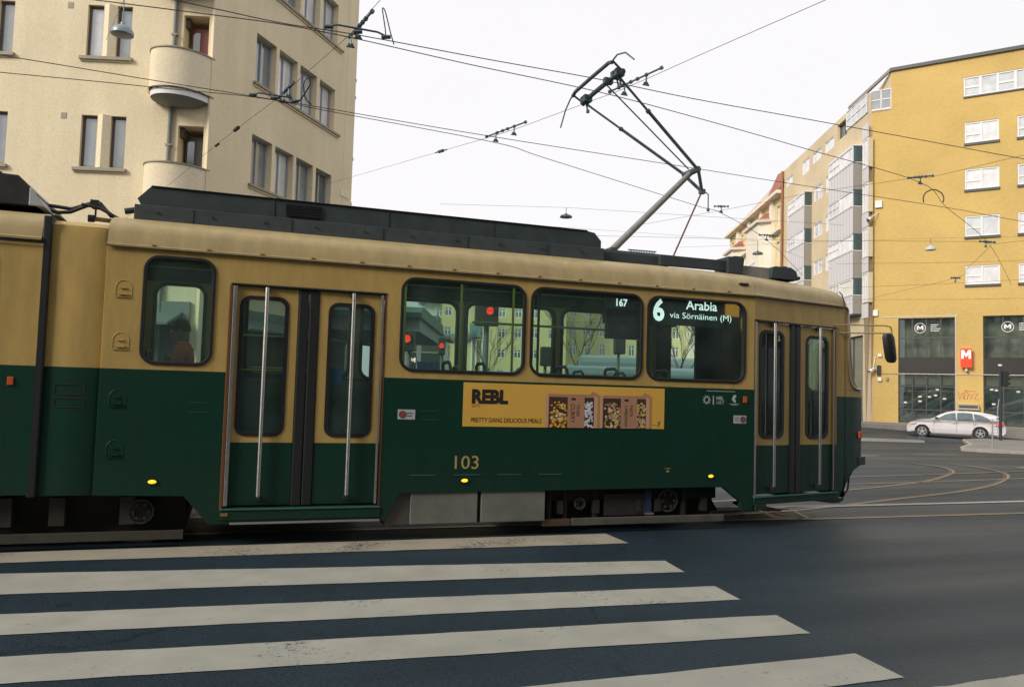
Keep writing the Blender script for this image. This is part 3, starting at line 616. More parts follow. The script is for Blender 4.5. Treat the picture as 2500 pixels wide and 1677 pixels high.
mb = MB(); mb.loft(rg, LIV, closed=False, caps=False); mb.loft([[Vector((p.x, WID-p.y, p.z)) for p in r] for r in rg], LIV, closed=False, caps=False); mb.build('articulation', tram, smooth=True)
rustm = mat('faint_red_lettering', (0.07, 0.035, 0.02), 0.5)
mb = MB(); T2 = lambda a, b, c: Vector((a, 0.027, b))
def outl(mb, x0, z0, x1, z1, m, T): mb.ring(rrect(x0, z0, x1, z1, 0.02, 2), rrect(x0+0.004, z0+0.004, x1-0.004, z1-0.004, 0.017, 2), T, -0.002, 0.001, m)
TA = lambda a, z, w=0: Vector((a, 0.028+w, z))
outl(mb, -1.50, 1.33, -1.27, 1.42, rustm, TA); outl(mb, -1.50, 1.22, -1.27, 1.30, rustm, TA)
mb.build('faded_sticker', tram)
mb = MB(); mb.box(-1.845, -1.80, -0.012, 0, 1.40, 1.47, orange); mb.build('side_reflector', tram, bevel=0.004)
mb = MB(); mb.box(5.415, 5.462, -0.014, 0, 1.415, 1.487, orange); mb.build('side_reflector', tram, bevel=0.004)
# ---- amber marker lamps
for x, z in ((-0.69, 0.585), (2.158, 0.570), (5.000, 0.592)):
    mb = MB(); mb.ring([(x+0.045*math.cos(R(t)), z+0.024*math.sin(R(t))) for t in range(0, 360, 20)], [(x+0.036*math.cos(R(t)), z+0.018*math.sin(R(t))) for t in range(0, 360, 20)], SP, -0.012, 0.0, rubber); o = mb.build('marker_lamp', tram)
    mb = MB(); rg = [[SP(x+0.036*q*math.cos(R(t)), z+0.018*q*math.sin(R(t)), -dd_) for t in range(0, 360, 20)] for q, dd_ in ((1, 0.002), (0.85, 0.012), (0.3, 0.018))]
    mb.loft(rg, amber); mb.build('lens', o, smooth=True)
# ---- numbers, emblems, stickers
gold = mat('fleet_number_gold', (0.42, 0.31, 0.11), 0.5)
mb = MB(); text_into(mb, '103', SP, 2.052, 0.683, 0.132, gold, w=0.248, bold=0.004); mb.build('fleet_number', tram)
mb = MB(); mb.box(4.42, 4.49, -0.003, 0.001, 0.676, 0.681, gold); mb.add([SP(4.432, 0.640, -0.003), SP(4.478, 0.640, -0.003), SP(4.455, 0.668, -0.003)], [(0, 1, 2)], gold); mb.build('jacking_mark', tram)
pale = mat('pale_print', (0.42, 0.50, 0.46), 0.5)
mb = MB(); c = (4.936, 1.437)
mb.ring([(c[0]+0.033*math.cos(R(t)), c[1]+0.033*math.sin(R(t))) for t in range(0, 360, 15)], [(c[0]+0.026*math.cos(R(t)), c[1]+0.026*math.sin(R(t))) for t in range(0, 360, 15)], SP, -0.003, 0.001, pale)
for k in range(10):
    t = R(36*k); p = Vector((math.cos(t), math.sin(t))); q = Vector((-p.y, p.x))
    vs = [Vector(c)+p*a+q*b for a, b in ((0.035, -0.006), (0.052, -0.005), (0.052, 0.005), (0.035, 0.006))]; mb.add([SP(v.x, v.y, -0.003) for v in vs], [(0, 1, 2, 3)], pale)
mb.box(5.018, 5.028, -0.003, 0.001, 1.385, 1.485, pale)
text_into(mb, 'HSL', SP, 5.062, 1.440, 0.040, pale, w=0.092, bold=0.03); text_into(mb, 'HRT', SP, 5.064, 1.390, 0.038, pale, w=0.098, bold=0.0)
vs = [(5.292, 1.500), (5.318, 1.500), (5.322, 1.478), (5.300, 1.458), (5.318, 1.435), (5.316, 1.412), (5.292, 1.418), (5.268, 1.445), (5.272, 1.468)]
mb.plate(vs, [], SP, -0.003, pale)
def dashes(mb, x0, x1, z, h, m, T=SP, d=-0.003, lo=0.006, hi=0.022):
    x = x0
    while x < x1:
        l = min(random.uniform(lo, hi), x1-x); mb.add([T(x, z, d), T(x+l, z, d), T(x+l, z+h, d), T(x, z+h, d)], [(0, 1, 2, 3)], m); x += l+random.uniform(0.3, 0.5)*lo
dashes(mb, 5.235, 5.365, 1.396, 0.006, pale); dashes(mb, 5.26, 5.34, 1.383, 0.006, pale); dashes(mb, 4.937, 5.309, 1.534, 0.007, pale)
mb.build('emblem', tram)
stk = mat('sticker_silver', (0.42, 0.43, 0.45), 0.5)
for x0, z0, x1, z1, rx in ((1.463, 1.166, 1.635, 1.262, 1.510), (5.292, 1.180, 5.457, 1.270, 5.412)):
    mb = MB(); mb.box(x0, x1, -0.005, 0.0, z0, z1, stk); zc = (z0+z1)/2
    mb.ring([(rx+0.036*math.cos(R(t)), zc+0.036*math.sin(R(t))) for t in range(0, 360, 20)], [(rx+0.022*math.cos(R(t)), zc+0.022*math.sin(R(t))) for t in range(0, 360, 20)], SP, -0.008, 0.0, mat('sticker_dark', (0.08, 0.08, 0.09), 0.5))
    mb.disc((rx, -0.004, zc), (0, -1, 0), 0.021, mat('sticker_red', (0.4, 0.04, 0.03), 0.5), th=0.004)
    tx = x0+0.088 if rx < (x0+x1)/2 else x0+0.012
    for k in range(2): dashes(mb, tx, tx+0.06-0.01*k, zc+0.008-0.026*k, 0.010, mat('sticker_dark', (0.08, 0.08, 0.09), 0.5), d=-0.006)
    mb.build('door_button_sticker', tram)
# ---- advertisement on the side
adY = mat('ad_yellow', (0.70, 0.41, 0.075), 0.4, noise=0.06, nscale=2); adK = mat('ad_black', (0.02, 0.015, 0.012), 0.5); card = mat('ad_cardboard', (0.42, 0.22, 0.13), 0.55, noise=0.1, nscale=20)
cardl = mat('ad_cardboard_light', (0.55, 0.33, 0.22), 0.55); addark = mat('ad_dark_tray', (0.05, 0.025, 0.015), 0.6)
mb = MB(); mb.box(2.118, 4.400, -0.004, 0.001, 1.106, 1.546, adY); ad = mb.build('advertisement', tram)
def flat(mb, poly, d, m): mb.add([SP(a, b, d) for a, b in poly], [tuple(range(len(poly)))], m)
def rect(mb, x0, z0, x1, z1, d, m): flat(mb, [(x0, z0), (x1, z0), (x1, z1), (x0, z1)], d, m)
mb = MB(); text_into(mb, 'REBL', SP, 2.206, 1.336, 0.145, adK, w=0.385, bold=0.055, depth=-0.006); mb.build('ad_lettering', ad)
mb = MB(); text_into(mb, 'EATS', SP, 2.208, 1.300, 0.028, mat('ad_brown', (0.35, 0.15, 0.04), 0.5), w=0.085, depth=-0.006); mb.build('ad_lettering', ad)
mb = MB(); text_into(mb, 'PRETTY DANG DELICIOUS MEALS', SP, 2.205, 1.150, 0.046, adK, w=0.755, depth=-0.006)
mb.build('ad_lettering', ad)
mb = MB(); text_into(mb, '7', SP, 4.318, 1.130, 0.052, adK, bold=0.01, depth=-0.006); dashes(mb, 4.25, 4.315, 1.145, 0.006, mat('ad_brown', (0.35, 0.15, 0.04), 0.5), d=-0.006)
mb.build('ad_lettering', ad)
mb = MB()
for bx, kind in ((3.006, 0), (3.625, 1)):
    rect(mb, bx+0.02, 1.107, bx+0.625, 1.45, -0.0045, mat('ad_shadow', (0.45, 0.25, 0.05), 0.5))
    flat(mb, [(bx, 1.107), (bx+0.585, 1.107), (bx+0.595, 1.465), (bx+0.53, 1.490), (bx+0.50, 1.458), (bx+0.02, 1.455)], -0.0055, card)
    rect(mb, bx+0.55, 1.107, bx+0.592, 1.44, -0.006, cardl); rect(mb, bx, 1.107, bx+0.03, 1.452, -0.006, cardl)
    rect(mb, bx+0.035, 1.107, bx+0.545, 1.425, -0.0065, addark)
    random.seed(4+kind)
    for k in range(170):
        left = random.random() < 0.62
        cx, cz = (bx+random.uniform(0.055, 0.24), random.uniform(1.112, 1.375)) if left else (bx+random.uniform(0.43, 0.535), random.uniform(1.112, 1.375))
        if left and cz > 1.30+0.08*math.sin((cx-bx)*12): continue
        r_ = random.uniform(0.008, 0.018)
        if kind == 0: c_ = random.choice([(0.75, 0.30, 0.03), (0.85, 0.42, 0.04), (0.70, 0.22, 0.02), (0.10, 0.14, 0.03), (0.45, 0.5, 0.08), (0.7, 0.6, 0.4)]) if left else random.choice([(0.62, 0.64, 0.68), (0.5, 0.52, 0.58), (0.75, 0.75, 0.75)])
        else: c_ = random.choice([(0.60, 0.42, 0.22), (0.70, 0.55, 0.33), (0.45, 0.16, 0.10), (0.62, 0.45, 0.12), (0.35, 0.25, 0.14)])
        m_ = mat('ad_food_%d_%d_%d' % tuple(int(v*100) for v in c_), c_, 0.5)
        flat(mb, [(cx+r_*random.uniform(0.8, 1.3)*math.cos(R(t)), max(1.108, cz+r_*random.uniform(0.6, 1.1)*math.sin(R(t)))) for t in range(0, 360, 60)], -0.0068-0.000012*k, m_)
    rect(mb, bx+0.243, 1.107, bx+0.437, 1.452, -0.0095, card)
    rect(mb, bx+0.285, 1.395, bx+0.335, 1.418, -0.0098, adK)
    if kind == 0:
        text_into(mb, 'THAI', SP, bx+0.345, 1.355, 0.040, adK, w=0.125, bold=0.01, rot=-1, depth=-0.0098); text_into(mb, 'CURRY', SP, bx+0.280, 1.355, 0.048, adK, w=0.20, bold=0.01, rot=-1, depth=-0.0098)
    else:
        text_into(mb, 'PASTA', SP, bx+0.350, 1.350, 0.036, adK, w=0.12, bold=0.01, rot=-1, depth=-0.0098); text_into(mb, 'CARBONARA', SP, bx+0.288, 1.350, 0.040, adK, w=0.225, bold=0.01, rot=-1, depth=-0.0098)
mb.build('ad_food_boxes', ad)
random.seed(11)
# ---- roof equipment
def housing_box(profile, y0, y1, m):
    mb = MB(); mb.loft([[Vector((x, y, z)) for x, z in profile] for y in (y0, y1)], m); return mb
mb = housing_box([(-0.95, 3.10), (-0.985, 3.16), (-0.870, 3.287), (3.58, 3.287), (3.69, 3.272), (3.772, 3.185), (3.772, 3.095)], 0.37, 1.93, housing)
for k in range(1, 4): mb.box(-0.9+k*1.13, -0.89+k*1.13, 0.362, 0.372, 3.10, 3.283, blackp)
mb.box(-0.87, 3.60, 0.355, 0.40, 3.283, 3.292, blackp)
o = mb.build('roof_housing', tram, bevel=0.008)
mb = MB(); mb.box(-1.0, 3.79, 0.33, 1.97, 2.955, 3.098, mat('housing_skirt', (0.045, 0.06, 0.065), 0.55, noise=0.3, nscale=6))
for k in range(5): mb.box(-0.5+k*0.9, -0.492+k*0.9, 0.322, 0.331, 2.97, 3.095, blackp)
for k in range(10): mb.disc((-0.8+k*0.48, 0.325, 3.035), (0, -1, 0), 0.012, blackp, n=8)
mb.build('housing_skirt', o, bevel=0.006)
mb = MB()
for k in range(7): mb.box(0.36, 0.68, 0.352, 0.372, 3.140+k*0.016, 3.148+k*0.016, blackp, T=lambda x, y, z: Vector((x, y, z)))
mb.ring(rrect(0.345, 3.128, 0.695, 3.252, 0.01, 1), rrect(0.355, 3.138, 0.685, 3.242, 0.01, 1), lambda a, b, w: Vector((a, 0.37+w, b)), -0.014, 0, blackp); mb.build('louvre', o)
mb = housing_box([(-5.0, 3.0), (-5.0, 3.285), (-2.09, 3.285), (-2.08, 3.27), (-1.955, 3.266), (-1.79, 3.10), (-1.79, 3.0)], 0.37, 1.93, blackp); mb.loft([[Vector((x, y, z)) for x, z in ((-1.86, 3.165), (-1.84, 3.16), (-1.735, 3.0), (-1.86, 3.0))] for y in (0.36, 0.9)], mat('pale_flap', (0.35, 0.38, 0.38), 0.5)); mb.build('rear_roof_housing', tram, bevel=0.008)
mb = MB()
mb.tube([(-1.84, 0.8, 3.10), (-1.74, 0.8, 3.095), (-1.60, 0.8, 3.085), (-1.52, 0.8, 3.12), (-1.42, 0.8, 3.165), (-1.36, 0.8, 3.165), (-1.25, 0.8, 3.04)], 0.018, rubber)
mb.tube([(-1.80, 0.75, 3.05), (-1.70, 0.75, 3.03), (-1.60, 0.75, 3.045), (-1.50, 0.75, 3.10), (-1.40, 0.75, 3.15), (-1.34, 0.75, 3.12), (-1.22, 0.75, 3.03)], 0.018, rubber); mb.tube([(-1.5, 0.7, 3.12), (-1.35, 0.7, 3.10), (-1.15, 0.7, 3.0)], 0.015, rubber)
mb.box(-1.43, -1.355, 0.70, 0.85, 3.11, 3.175, rubber); mb.box(-1.40, -1.385, 0.78, 0.80, 3.0, 3.12, steel); mb.build('roof_cable', tram, smooth=True)
mb = MB(); mb.tube([(-1.43, 0.8, 3.01), (-1.0, 0.8, 2.99)], 0.022, mat('damper_brass', (0.28, 0.21, 0.10), 0.5, 0.4)); mb.tube([(-1.455, 0.8, 3.01), (-1.40, 0.8, 3.01)], 0.036, blackp); mb.build('damper', tram, smooth=True)
mb = MB(); mb.tube([(-1.10, 0.5, 3.05), (-1.02, 0.5, 3.07), (-0.97, 0.5, 3.05)], 0.03, blackp); mb.build('cable_gland', tram, smooth=True)
mb = MB(); mb.box(4.6, 5.52, 0.50, 0.56, 3.0, 3.125, housing); mb.box(3.80, 4.75, 0.55, 0.62, 3.0, 3.11, housing); mb.build('roof_beam', tram, bevel=0.005)
mb = MB(); mb.box(5.70, 6.18, 0.50, 0.56, 2.93, 3.085, mat('beam_grey', (0.22, 0.21, 0.19), 0.6, noise=0.2)); mb.build('roof_beam', tram, bevel=0.005)
mb = MB(); mb.loft([[Vector((5.505, 0.45, z)), Vector((5.725+dx, 0.45, z)), Vector((5.725+dx, 0.75, z)), Vector((5.505, 0.75, z))] for z, dx in ((2.97, -0.02), (3.10, 0.0), (3.165, 0.01), (3.17, 0.01))], housing); mb.box(5.59, 5.72, 0.46, 0.7, 3.17, 3.185, housing); mb.build('roof_box', tram, bevel=0.008)
mb = MB(); mb.loft([[Vector((x, y, z)) for x, z in ((6.12, 2.95), (6.14, 3.09), (6.19, 3.105), (6.42, 3.105), (6.50, 3.06), (6.53, 2.95))] for y in (0.45, 1.2)], housing); mb.box(6.34, 6.40, 0.5, 0.6, 3.105, 3.125, blackp); mb.box(6.50, 6.60, 0.5, 0.7, 2.97, 3.01, blackp); mb.build('antenna_box', tram, bevel=0.008)
# ---- pantograph
pan = MB()
for y in (0.75, 1.55): pan.box(3.72, 4.90, y-0.03, y+0.03, 3.12, 3.17, steel)
for x in (3.8, 4.35, 4.85): pan.box(x-0.03, x+0.03, 0.7, 1.6, 3.09, 3.14, steel)
for x, y in ((3.85, 0.8), (3.85, 1.5), (4.8, 0.8), (4.8, 1.5)): pan.tube([(x, y, 3.0), (x, y, 3.09)], 0.04, mat('insulator_brown', (0.10, 0.04, 0.02), 0.3))
for k in range(16): pan.tube([(4.32+k*0.022, 0.74, 3.165), (4.33+k*0.022, 0.74, 3.195)], 0.006, steel, n=5)
pan.tube([(4.30, 0.74, 3.195), (4.68, 0.74, 3.20)], 0.007, steel); pan.box(4.20, 4.28, 1.0, 1.3, 3.13, 3.26, steel); pan.loft([[Vector((x, y, z)) for x, z in ((4.02, 3.15), (4.30, 3.15), (4.34, 3.22), (4.22, 3.24))] for y in (1.08, 1.22)], steel)
pg = pan.build('pantograph', tram)
lowm = mat('pantograph_arm_grey', (0.24, 0.24, 0.215), 0.5, 0.3, noise=0.2)
mb = MB(); K = Vector((5.40, 1.15, 4.365)); mb.tube([(4.26, 1.15, 3.22), K], 0.047, lowm, n=12, r1=0.036); mb.build('lower_arm', pg, smooth=True)
mb = MB(); mb.tube([(5.40, 0.98, 4.365), (5.40, 1.32, 4.37)], 0.042, steel); mb.tube([(5.40, 0.985, 4.365), (5.563, 1.15, 4.13)], 0.022, steel); mb.tube([(5.40, 1.315, 4.365), (5.563, 1.15, 4.13)], 0.022, steel); mb.box(5.53, 5.60, 1.12, 1.18, 4.10, 4.16, steel)
mb.tube([(5.60, 1.15, 4.14), (5.66, 1.15, 4.10), (5.66, 1.15, 3.92)], 0.008, steel); mb.tube([(5.66, 1.15, 3.92), (5.66, 1.15, 3.88)], 0.02, steel); mb.build('knuckle', pg, smooth=True)
mb = MB()
for yk, yh, xh in ((1.0, 0.74, 4.09), (1.3, 1.72, 4.08)):
    a = Vector((5.40, yk, 4.365)); b = Vector((xh, yh, 5.31)); m_ = a.lerp(b, 0.62)
    mb.tube([a, m_], 0.021, steel); mb.tube([m_, b], 0.015, steel); mb.tube([m_-(b-a)*0.012, m_+(b-a)*0.012], 0.030, steel)
mb.build('upper_arm', pg, smooth=True)
mb = MB(); mb.tube([(5.36, 1.15, 4.40), (4.16, 1.15, 5.33)], 0.009, steel, n=6); mb.tube([(5.563, 1.15, 4.13), (5.116, 1.15, 3.16)], 0.011, mat('push_rod_brown', (0.13, 0.06, 0.045), 0.5), n=6); mb.build('control_rod', pg)
mb = MB()
for dx, z in ((-0.05, 5.43), (0.10, 5.34)):
    rr_ = 0.030 if dx > 0 else 0.024
    mb.tube([(4.05+dx, 0.66, z-0.03), (4.05+dx, 0.75, z), (4.05+dx, 1.25, z+0.004), (4.05+dx, 1.75, z), (4.05+dx, 1.84, z-0.03)], rr_, steel)
mb.tube([(4.0, 0.64, 5.42), (3.995, 0.52, 5.435), (4.02, 0.36, 5.40), (4.06, 0.22, 5.27)], 0.010, steel)
mb.tube([(4.0, 1.82, 5.42), (4.0, 1.93, 5.38), (3.98, 2.03, 5.27), (3.95, 2.12, 5.05)], 0.010, steel); mb.tube([(4.0, 0.66, 5.42), (4.15, 0.68, 5.32)], 0.014, steel); mb.tube([(4.0, 1.84, 5.42), (4.15, 1.82, 5.32)], 0.014, steel)
for y in (0.74, 0.84, 1.05, 1.66, 1.74): mb.box(4.08, 4.19, y-0.035, y+0.035, 5.27+random.uniform(0, 0.03), 5.37, steel)
for y in (0.78, 0.84, 1.74): mb.tube([(4.15, y, 5.30), (4.18, y, 5.19)], 0.012, steel); mb.tube([(4.18, y, 5.205), (4.18, y, 5.17)], 0.025, steel)
mb.build('collector_head', pg, smooth=True)
# ---- underframe
mb = MB(); mb.box(3.15, 5.14, 0.22, 2.0, 0.13, 0.62, bogiem); mb.box(3.05, 5.16, 0.14, 0.22, 0.33, 0.48, bogiem); mb.box(3.75, 4.25, 0.10, 0.2, 0.17, 0.40, mat('bogie_dark_brown', (0.025, 0.02, 0.016), 0.7, noise=0.4))
for x in (3.12, 3.30, 3.66, 4.28, 4.74): mb.tube([(x, 0.14, 0.15), (x, 0.14, 0.46)], 0.035, bogiem)
for x in (3.2, 3.62, 4.12, 4.36, 4.95): mb.box(x, x+0.07, 0.09, 0.16, 0.20, 0.34, mat('bogie_dark_brown', (0.025, 0.02, 0.016), 0.7, noise=0.4))
mb.loft([[Vector((x, y, z)) for x, z in ((5.10, 0.16), (5.30, 0.16), (5.22, 0.28), (5.18, 0.60), (5.10, 0.60))] for y in (0.3, 1.9)], bogiem)
bg1 = mb.build('bogie', tram)
bog_y = 0.11
def wheel(x, z, r, m, parent):
    mb = MB(); mb.tube([(x, 0.28, 0.33), (x, 0.38, 0.33)], 0.33, bogiem, n=32); mb.tube([(x, bog_y+0.02, z), (x, 0.28, z)], r*0.85, bogiem, n=24)
    mb.ring([(x+r*math.cos(R(t)), z+r*math.sin(R(t))) for t in range(0, 360, 15)], [(x+r*0.86*math.cos(R(t)), z+r*0.86*math.sin(R(t))) for t in range(0, 360, 15)], lambda a, b, w: Vector((a, bog_y+w, b)), 0, 0.05, m)
    for k in range(6): mb.disc((x+r*0.6*math.cos(k*1.05), bog_y, z+r*0.6*math.sin(k*1.05)), (0, -1, 0), r*0.13, m, n=8)
    return mb.build('wheel', parent)
ringm = mat('hub_ring', (0.08, 0.065, 0.055), 0.6, 0.3)
wheel(4.53, 0.315, 0.125, ringm, bg1); wheel(3.473, 0.30, 0.062, mat('hub_light', (0.13, 0.13, 0.13), 0.5, 0.3), bg1)
mb = MB(); mb.box(4.25, 4.32, 0.10, 0.14, 0.19, 0.42, mat('blue_damper', (0.02, 0.04, 0.10), 0.5)); mb.box(4.24, 4.34, 0.08, 0.15, 0.17, 0.19, alu); mb.build('damper', bg1)
mb = MB(); mb.box(3.35, 5.20, 0.03, 0.07, 0.085, 0.160, board); mb.box(3.02, 3.34, 0.04, 0.4, 0.085, 0.15, mat('rusty_board', (0.06, 0.038, 0.02), 0.8)); mb.build('guard_board', bg1, bevel=0.004)
mb = MB(); mb.box(1.625, 2.306, 0.015, 0.6, 0.148, 0.50, undergrey); mb.box(2.345, 3.034, 0.015, 0.6, 0.148, 0.50, undergrey); mb.box(2.306, 2.345, 0.05, 0.5, 0.148, 0.5, bogiem); mb.box(3.0, 3.16, 0.15, 0.5, 0.12, 0.5, bogiem); mb.build('equipment_box', tram, bevel=0.006)
mb = MB(); mb.loft([[Vector((x, y, z)) for x, z in ((1.37, 0.145), (1.622, 0.15), (1.622, 0.50), (1.50, 0.50))] for y in (0.04, 0.5)], mat('underframe_dark', (0.075, 0.065, 0.06), 0.7)); mb.box(-0.2, 1.37, 0.1, 2.2, 0.2, 0.86, bogiem); mb.build('underframe', tram)
mb = MB(); mb.box(-3.4, -0.42, 0.25, 2.0, 0.11, 0.62, bogiem); mb.box(-4.6, -3.4, 0.2, 2.0, 0.2, 0.6, bogiem)
for x in (-1.9, -1.5, -0.95, -2.5): mb.box(x, x+0.12, 0.12, 0.24, 0.2, 0.44, mat('bogie_dark_brown', (0.025, 0.02, 0.016), 0.7, noise=0.4))
bg2 = mb.build('bogie', tram)
wheel(-0.78, 0.31, 0.11, mat('hub_dim', (0.025, 0.022, 0.02), 0.6), bg2); wheel(-2.5, 0.31, 0.11, mat('hub_dim', (0.025, 0.022, 0.02), 0.6), bg2)
mb = MB(); mb.box(-3.4, -0.42, 0.06, 0.10, 0.07, 0.145, mat('dusty_board_dark', (0.045, 0.04, 0.032), 0.8, noise=0.3)); mb.build('guard_board', bg2)

# ================================================================== PEOPLE in the tram
def person(name, label, edges, joints, col_fn, hair_col, head, face, loc, group=None, jacket=None):
    """edges over joints {name: (co, radius)}; grown with a Skin modifier into one continuous body"""
    names = list(joints); me = bpy.data.meshes.new('body'); me.from_pydata([Vector(joints[n][0]) for n in names], [(names.index(a), names.index(b)) for a, b in edges], [])
    o = bpy.data.objects.new('tmp', me); COL.objects.link(o); sk = o.modifiers.new('skin', 'SKIN'); sk.use_smooth_shade = True
    for i, n in enumerate(names):
        v = me.skin_vertices[0].data[i]; r = joints[n][1]; v.radius = (r, r) if not isinstance(r, tuple) else r; v.use_root = (n == 'pelvis')
    ss = o.modifiers.new('sub', 'SUBSURF'); ss.levels = 2; ss.render_levels = 2
    dg = bpy.context.evaluated_depsgraph_get(); m2 = bpy.data.meshes.new_from_object(o.evaluated_get(dg)); bpy.data.objects.remove(o)
    mats = []
    for p in m2.polygons:
        m_ = col_fn(p.center)
        if m_ not in mats: mats.append(m_); m2.materials.append(m_)
        p.material_index = mats.index(m_)
    root = bpy.data.objects.new(name, m2); root.location = loc; COL.objects.link(root); root['label'] = label; root['category'] = 'person'
    m2.shade_smooth()
    # hair: a cap over the head, and the nose, ears and eyes
    h = Vector(head); f = Vector(face).normalized(); sdv = f.cross(Vector((0, 0, 1))); mb = MB(); rings = []
    for k in range(7):
        t = R(90-k*16); rr = math.cos(t)
        rings.append([h+Vector((0, 0, 0.125*math.sin(t)+0.01))+(f*math.cos(R(q))*0.094+sdv*math.sin(R(q))*0.082)*rr*(1.0)-f*0.012 for q in range(0, 360, 30)])
    mb.loft(rings, mat('hair_dark', hair_col, 0.7)); m = mb; off = Vector(loc); m.v = [tuple(Vector(v)+off) for v in m.v]; hb = m.build('hair', root, smooth=True)
    mb = MB(); sm_ = mat('skin', (0.35, 0.19, 0.13), 0.5)
    mb.loft([[h+off+f*0.088+Vector((0, 0, z))+sdv*w_*s for s, w_ in ((-1, 0.008), (1, 0.008))]+[h+off+f*(0.088+e)+Vector((0, 0, z))] for z, e in ((0.01, 0.006), (-0.03, 0.026), (-0.04, 0.010))], sm_)
    for s in (-1, 1):
        e = h+off+sdv*s*0.082+Vector((0, 0, -0.01)); mb.tube([e, e+sdv*s*0.012], 0.022, sm_, n=8); mb.tube([h+off+f*0.083+sdv*s*0.03, h+off+f*0.092+sdv*s*0.03], 0.010, mat('eye', (0.6, 0.58, 0.55), 0.3), n=8)
    mb.tube([h+off+f*0.086+sdv*-0.022+Vector((0, 0, -0.065)), h+off+f*0.090+Vector((0, 0, -0.067)), h+off+f*0.086+sdv*0.022+Vector((0, 0, -0.065))], 0.005, mat('lips', (0.35, 0.10, 0.08), 0.5), n=6); mb.build('face', root)
    return root
def seated(name, label, loc, heading, cloth, legs, hair, reach=0.0):
    """sitting figure; local +x is the way it faces; origin on the floor"""
    c, s = math.cos(heading), math.sin(heading)
    P = lambda x, y, z: (x*c-y*s, x*s+y*c, z)
    J = {'pelvis': (P(0, 0, 0.52), (0.15, 0.13)), 'waist': (P(-0.02, 0, 0.68), (0.14, 0.11)), 'chest': (P(-0.01, 0, 0.90), (0.165, 0.12)), 'collar': (P(0, 0, 1.02), (0.11, 0.085)), 'neck': (P(0.01, 0, 1.09), 0.055), 'jaw': (P(0.035, 0, 1.16), (0.072, 0.085)), 'skull': (P(0.03, 0, 1.24), (0.078, 0.095))}
    E = [('pelvis', 'waist'), ('waist', 'chest'), ('chest', 'collar'), ('collar', 'neck'), ('neck', 'jaw'), ('jaw', 'skull')]
    for q, y in (('l', 1), ('r', -1)):
        J[q+'sh'] = (P(0, 0.19*y, 0.99), 0.075); J[q+'el'] = (P(0.06+reach*0.15, 0.25*y, 0.73), 0.055); J[q+'wr'] = (P(0.30+reach*0.1, 0.17*y, 0.68), 0.032); J[q+'pa'] = (P(0.36+reach*0.1, 0.15*y, 0.67), 0.030)
        E += [('collar', q+'sh'), (q+'sh', q+'el'), (q+'el', q+'wr'), (q+'wr', q+'pa')]
        for k in range(4):
            a = P(0.41+reach*0.1, (0.115+0.021*k)*y, 0.667); b = P(0.44+reach*0.1, (0.113+0.022*k)*y, 0.650-0.004*k); J[q+'f%d' % k] = (a, 0.010); J[q+'g%d' % k] = (b, 0.008); E += [(q+'pa', q+'f%d' % k), (q+'f%d' % k, q+'g%d' % k)]
        J[q+'th'] = (P(0.37+reach*0.1, 0.10*y, 0.672), 0.011); J[q+'ti'] = (P(0.40+reach*0.1, 0.085*y, 0.66), 0.009); E += [(q+'pa', q+'th'), (q+'th', q+'ti')]
        J[q+'hip'] = (P(0.03, 0.10*y, 0.50), 0.10); J[q+'kn'] = (P(0.43, 0.12*y, 0.50), 0.068); J[q+'an'] = (P(0.44, 0.12*y, 0.09), 0.042); J[q+'to'] = (P(0.60, 0.13*y, 0.045), 0.040)
        E += [('pelvis', q+'hip'), (q+'hip', q+'kn'), (q+'kn', q+'an'), (q+'an', q+'to')]
    sk = mat('skin', (0.35, 0.19, 0.13), 0.5)
    def cf(ct):
        lx = ct.x*c+ct.y*s
        if ct.z > 1.085: return sk
        if lx > 0.29+reach*0.08 and 0.60 < ct.z < 0.74: return sk
        return cloth if ct.z > 0.60 or lx < -0.1 else legs
    h = P(0.035, 0, 1.215); return person(name, label, E, J, cf, hair, h, P(1, 0, 0), loc)
seated('person', 'passenger in a rust orange jacket seated behind the narrow tram window', (-0.60, 1.60, 0.80), R(175), mat('orange_jacket', (0.55, 0.08, 0.02), 0.8), mat('dark_trousers', (0.02, 0.02, 0.03), 0.8), (0.01, 0.008, 0.006))
seated('person', 'tram driver in dark clothes sitting behind the front door window', (6.72, 1.05, 0.88), R(5), mat('navy_uniform', (0.012, 0.014, 0.02), 0.8), mat('dark_trousers', (0.02, 0.02, 0.03), 0.8), (0.01, 0.008, 0.006), reach=1.0)
mb = MB(); mb.box(6.55, 6.95, 0.82, 1.28, 1.22, 1.32, seatm); mb.box(6.48, 6.58, 0.84, 1.26, 1.3, 1.90, seatm); mb.tube([(6.45, 1.05, 0.86), (6.45, 1.05, 1.22)], 0.05, blackp); mb.build('driver_seat', tram, bevel=0.03)
mb = MB(); mb.box(6.90, 7.30, 0.55, 1.9, 1.45, 1.58, blackp); mb.box(6.92, 7.2, 0.6, 1.8, 0.86, 1.45, blackp); mb.build('dashboard', tram, bevel=0.02)

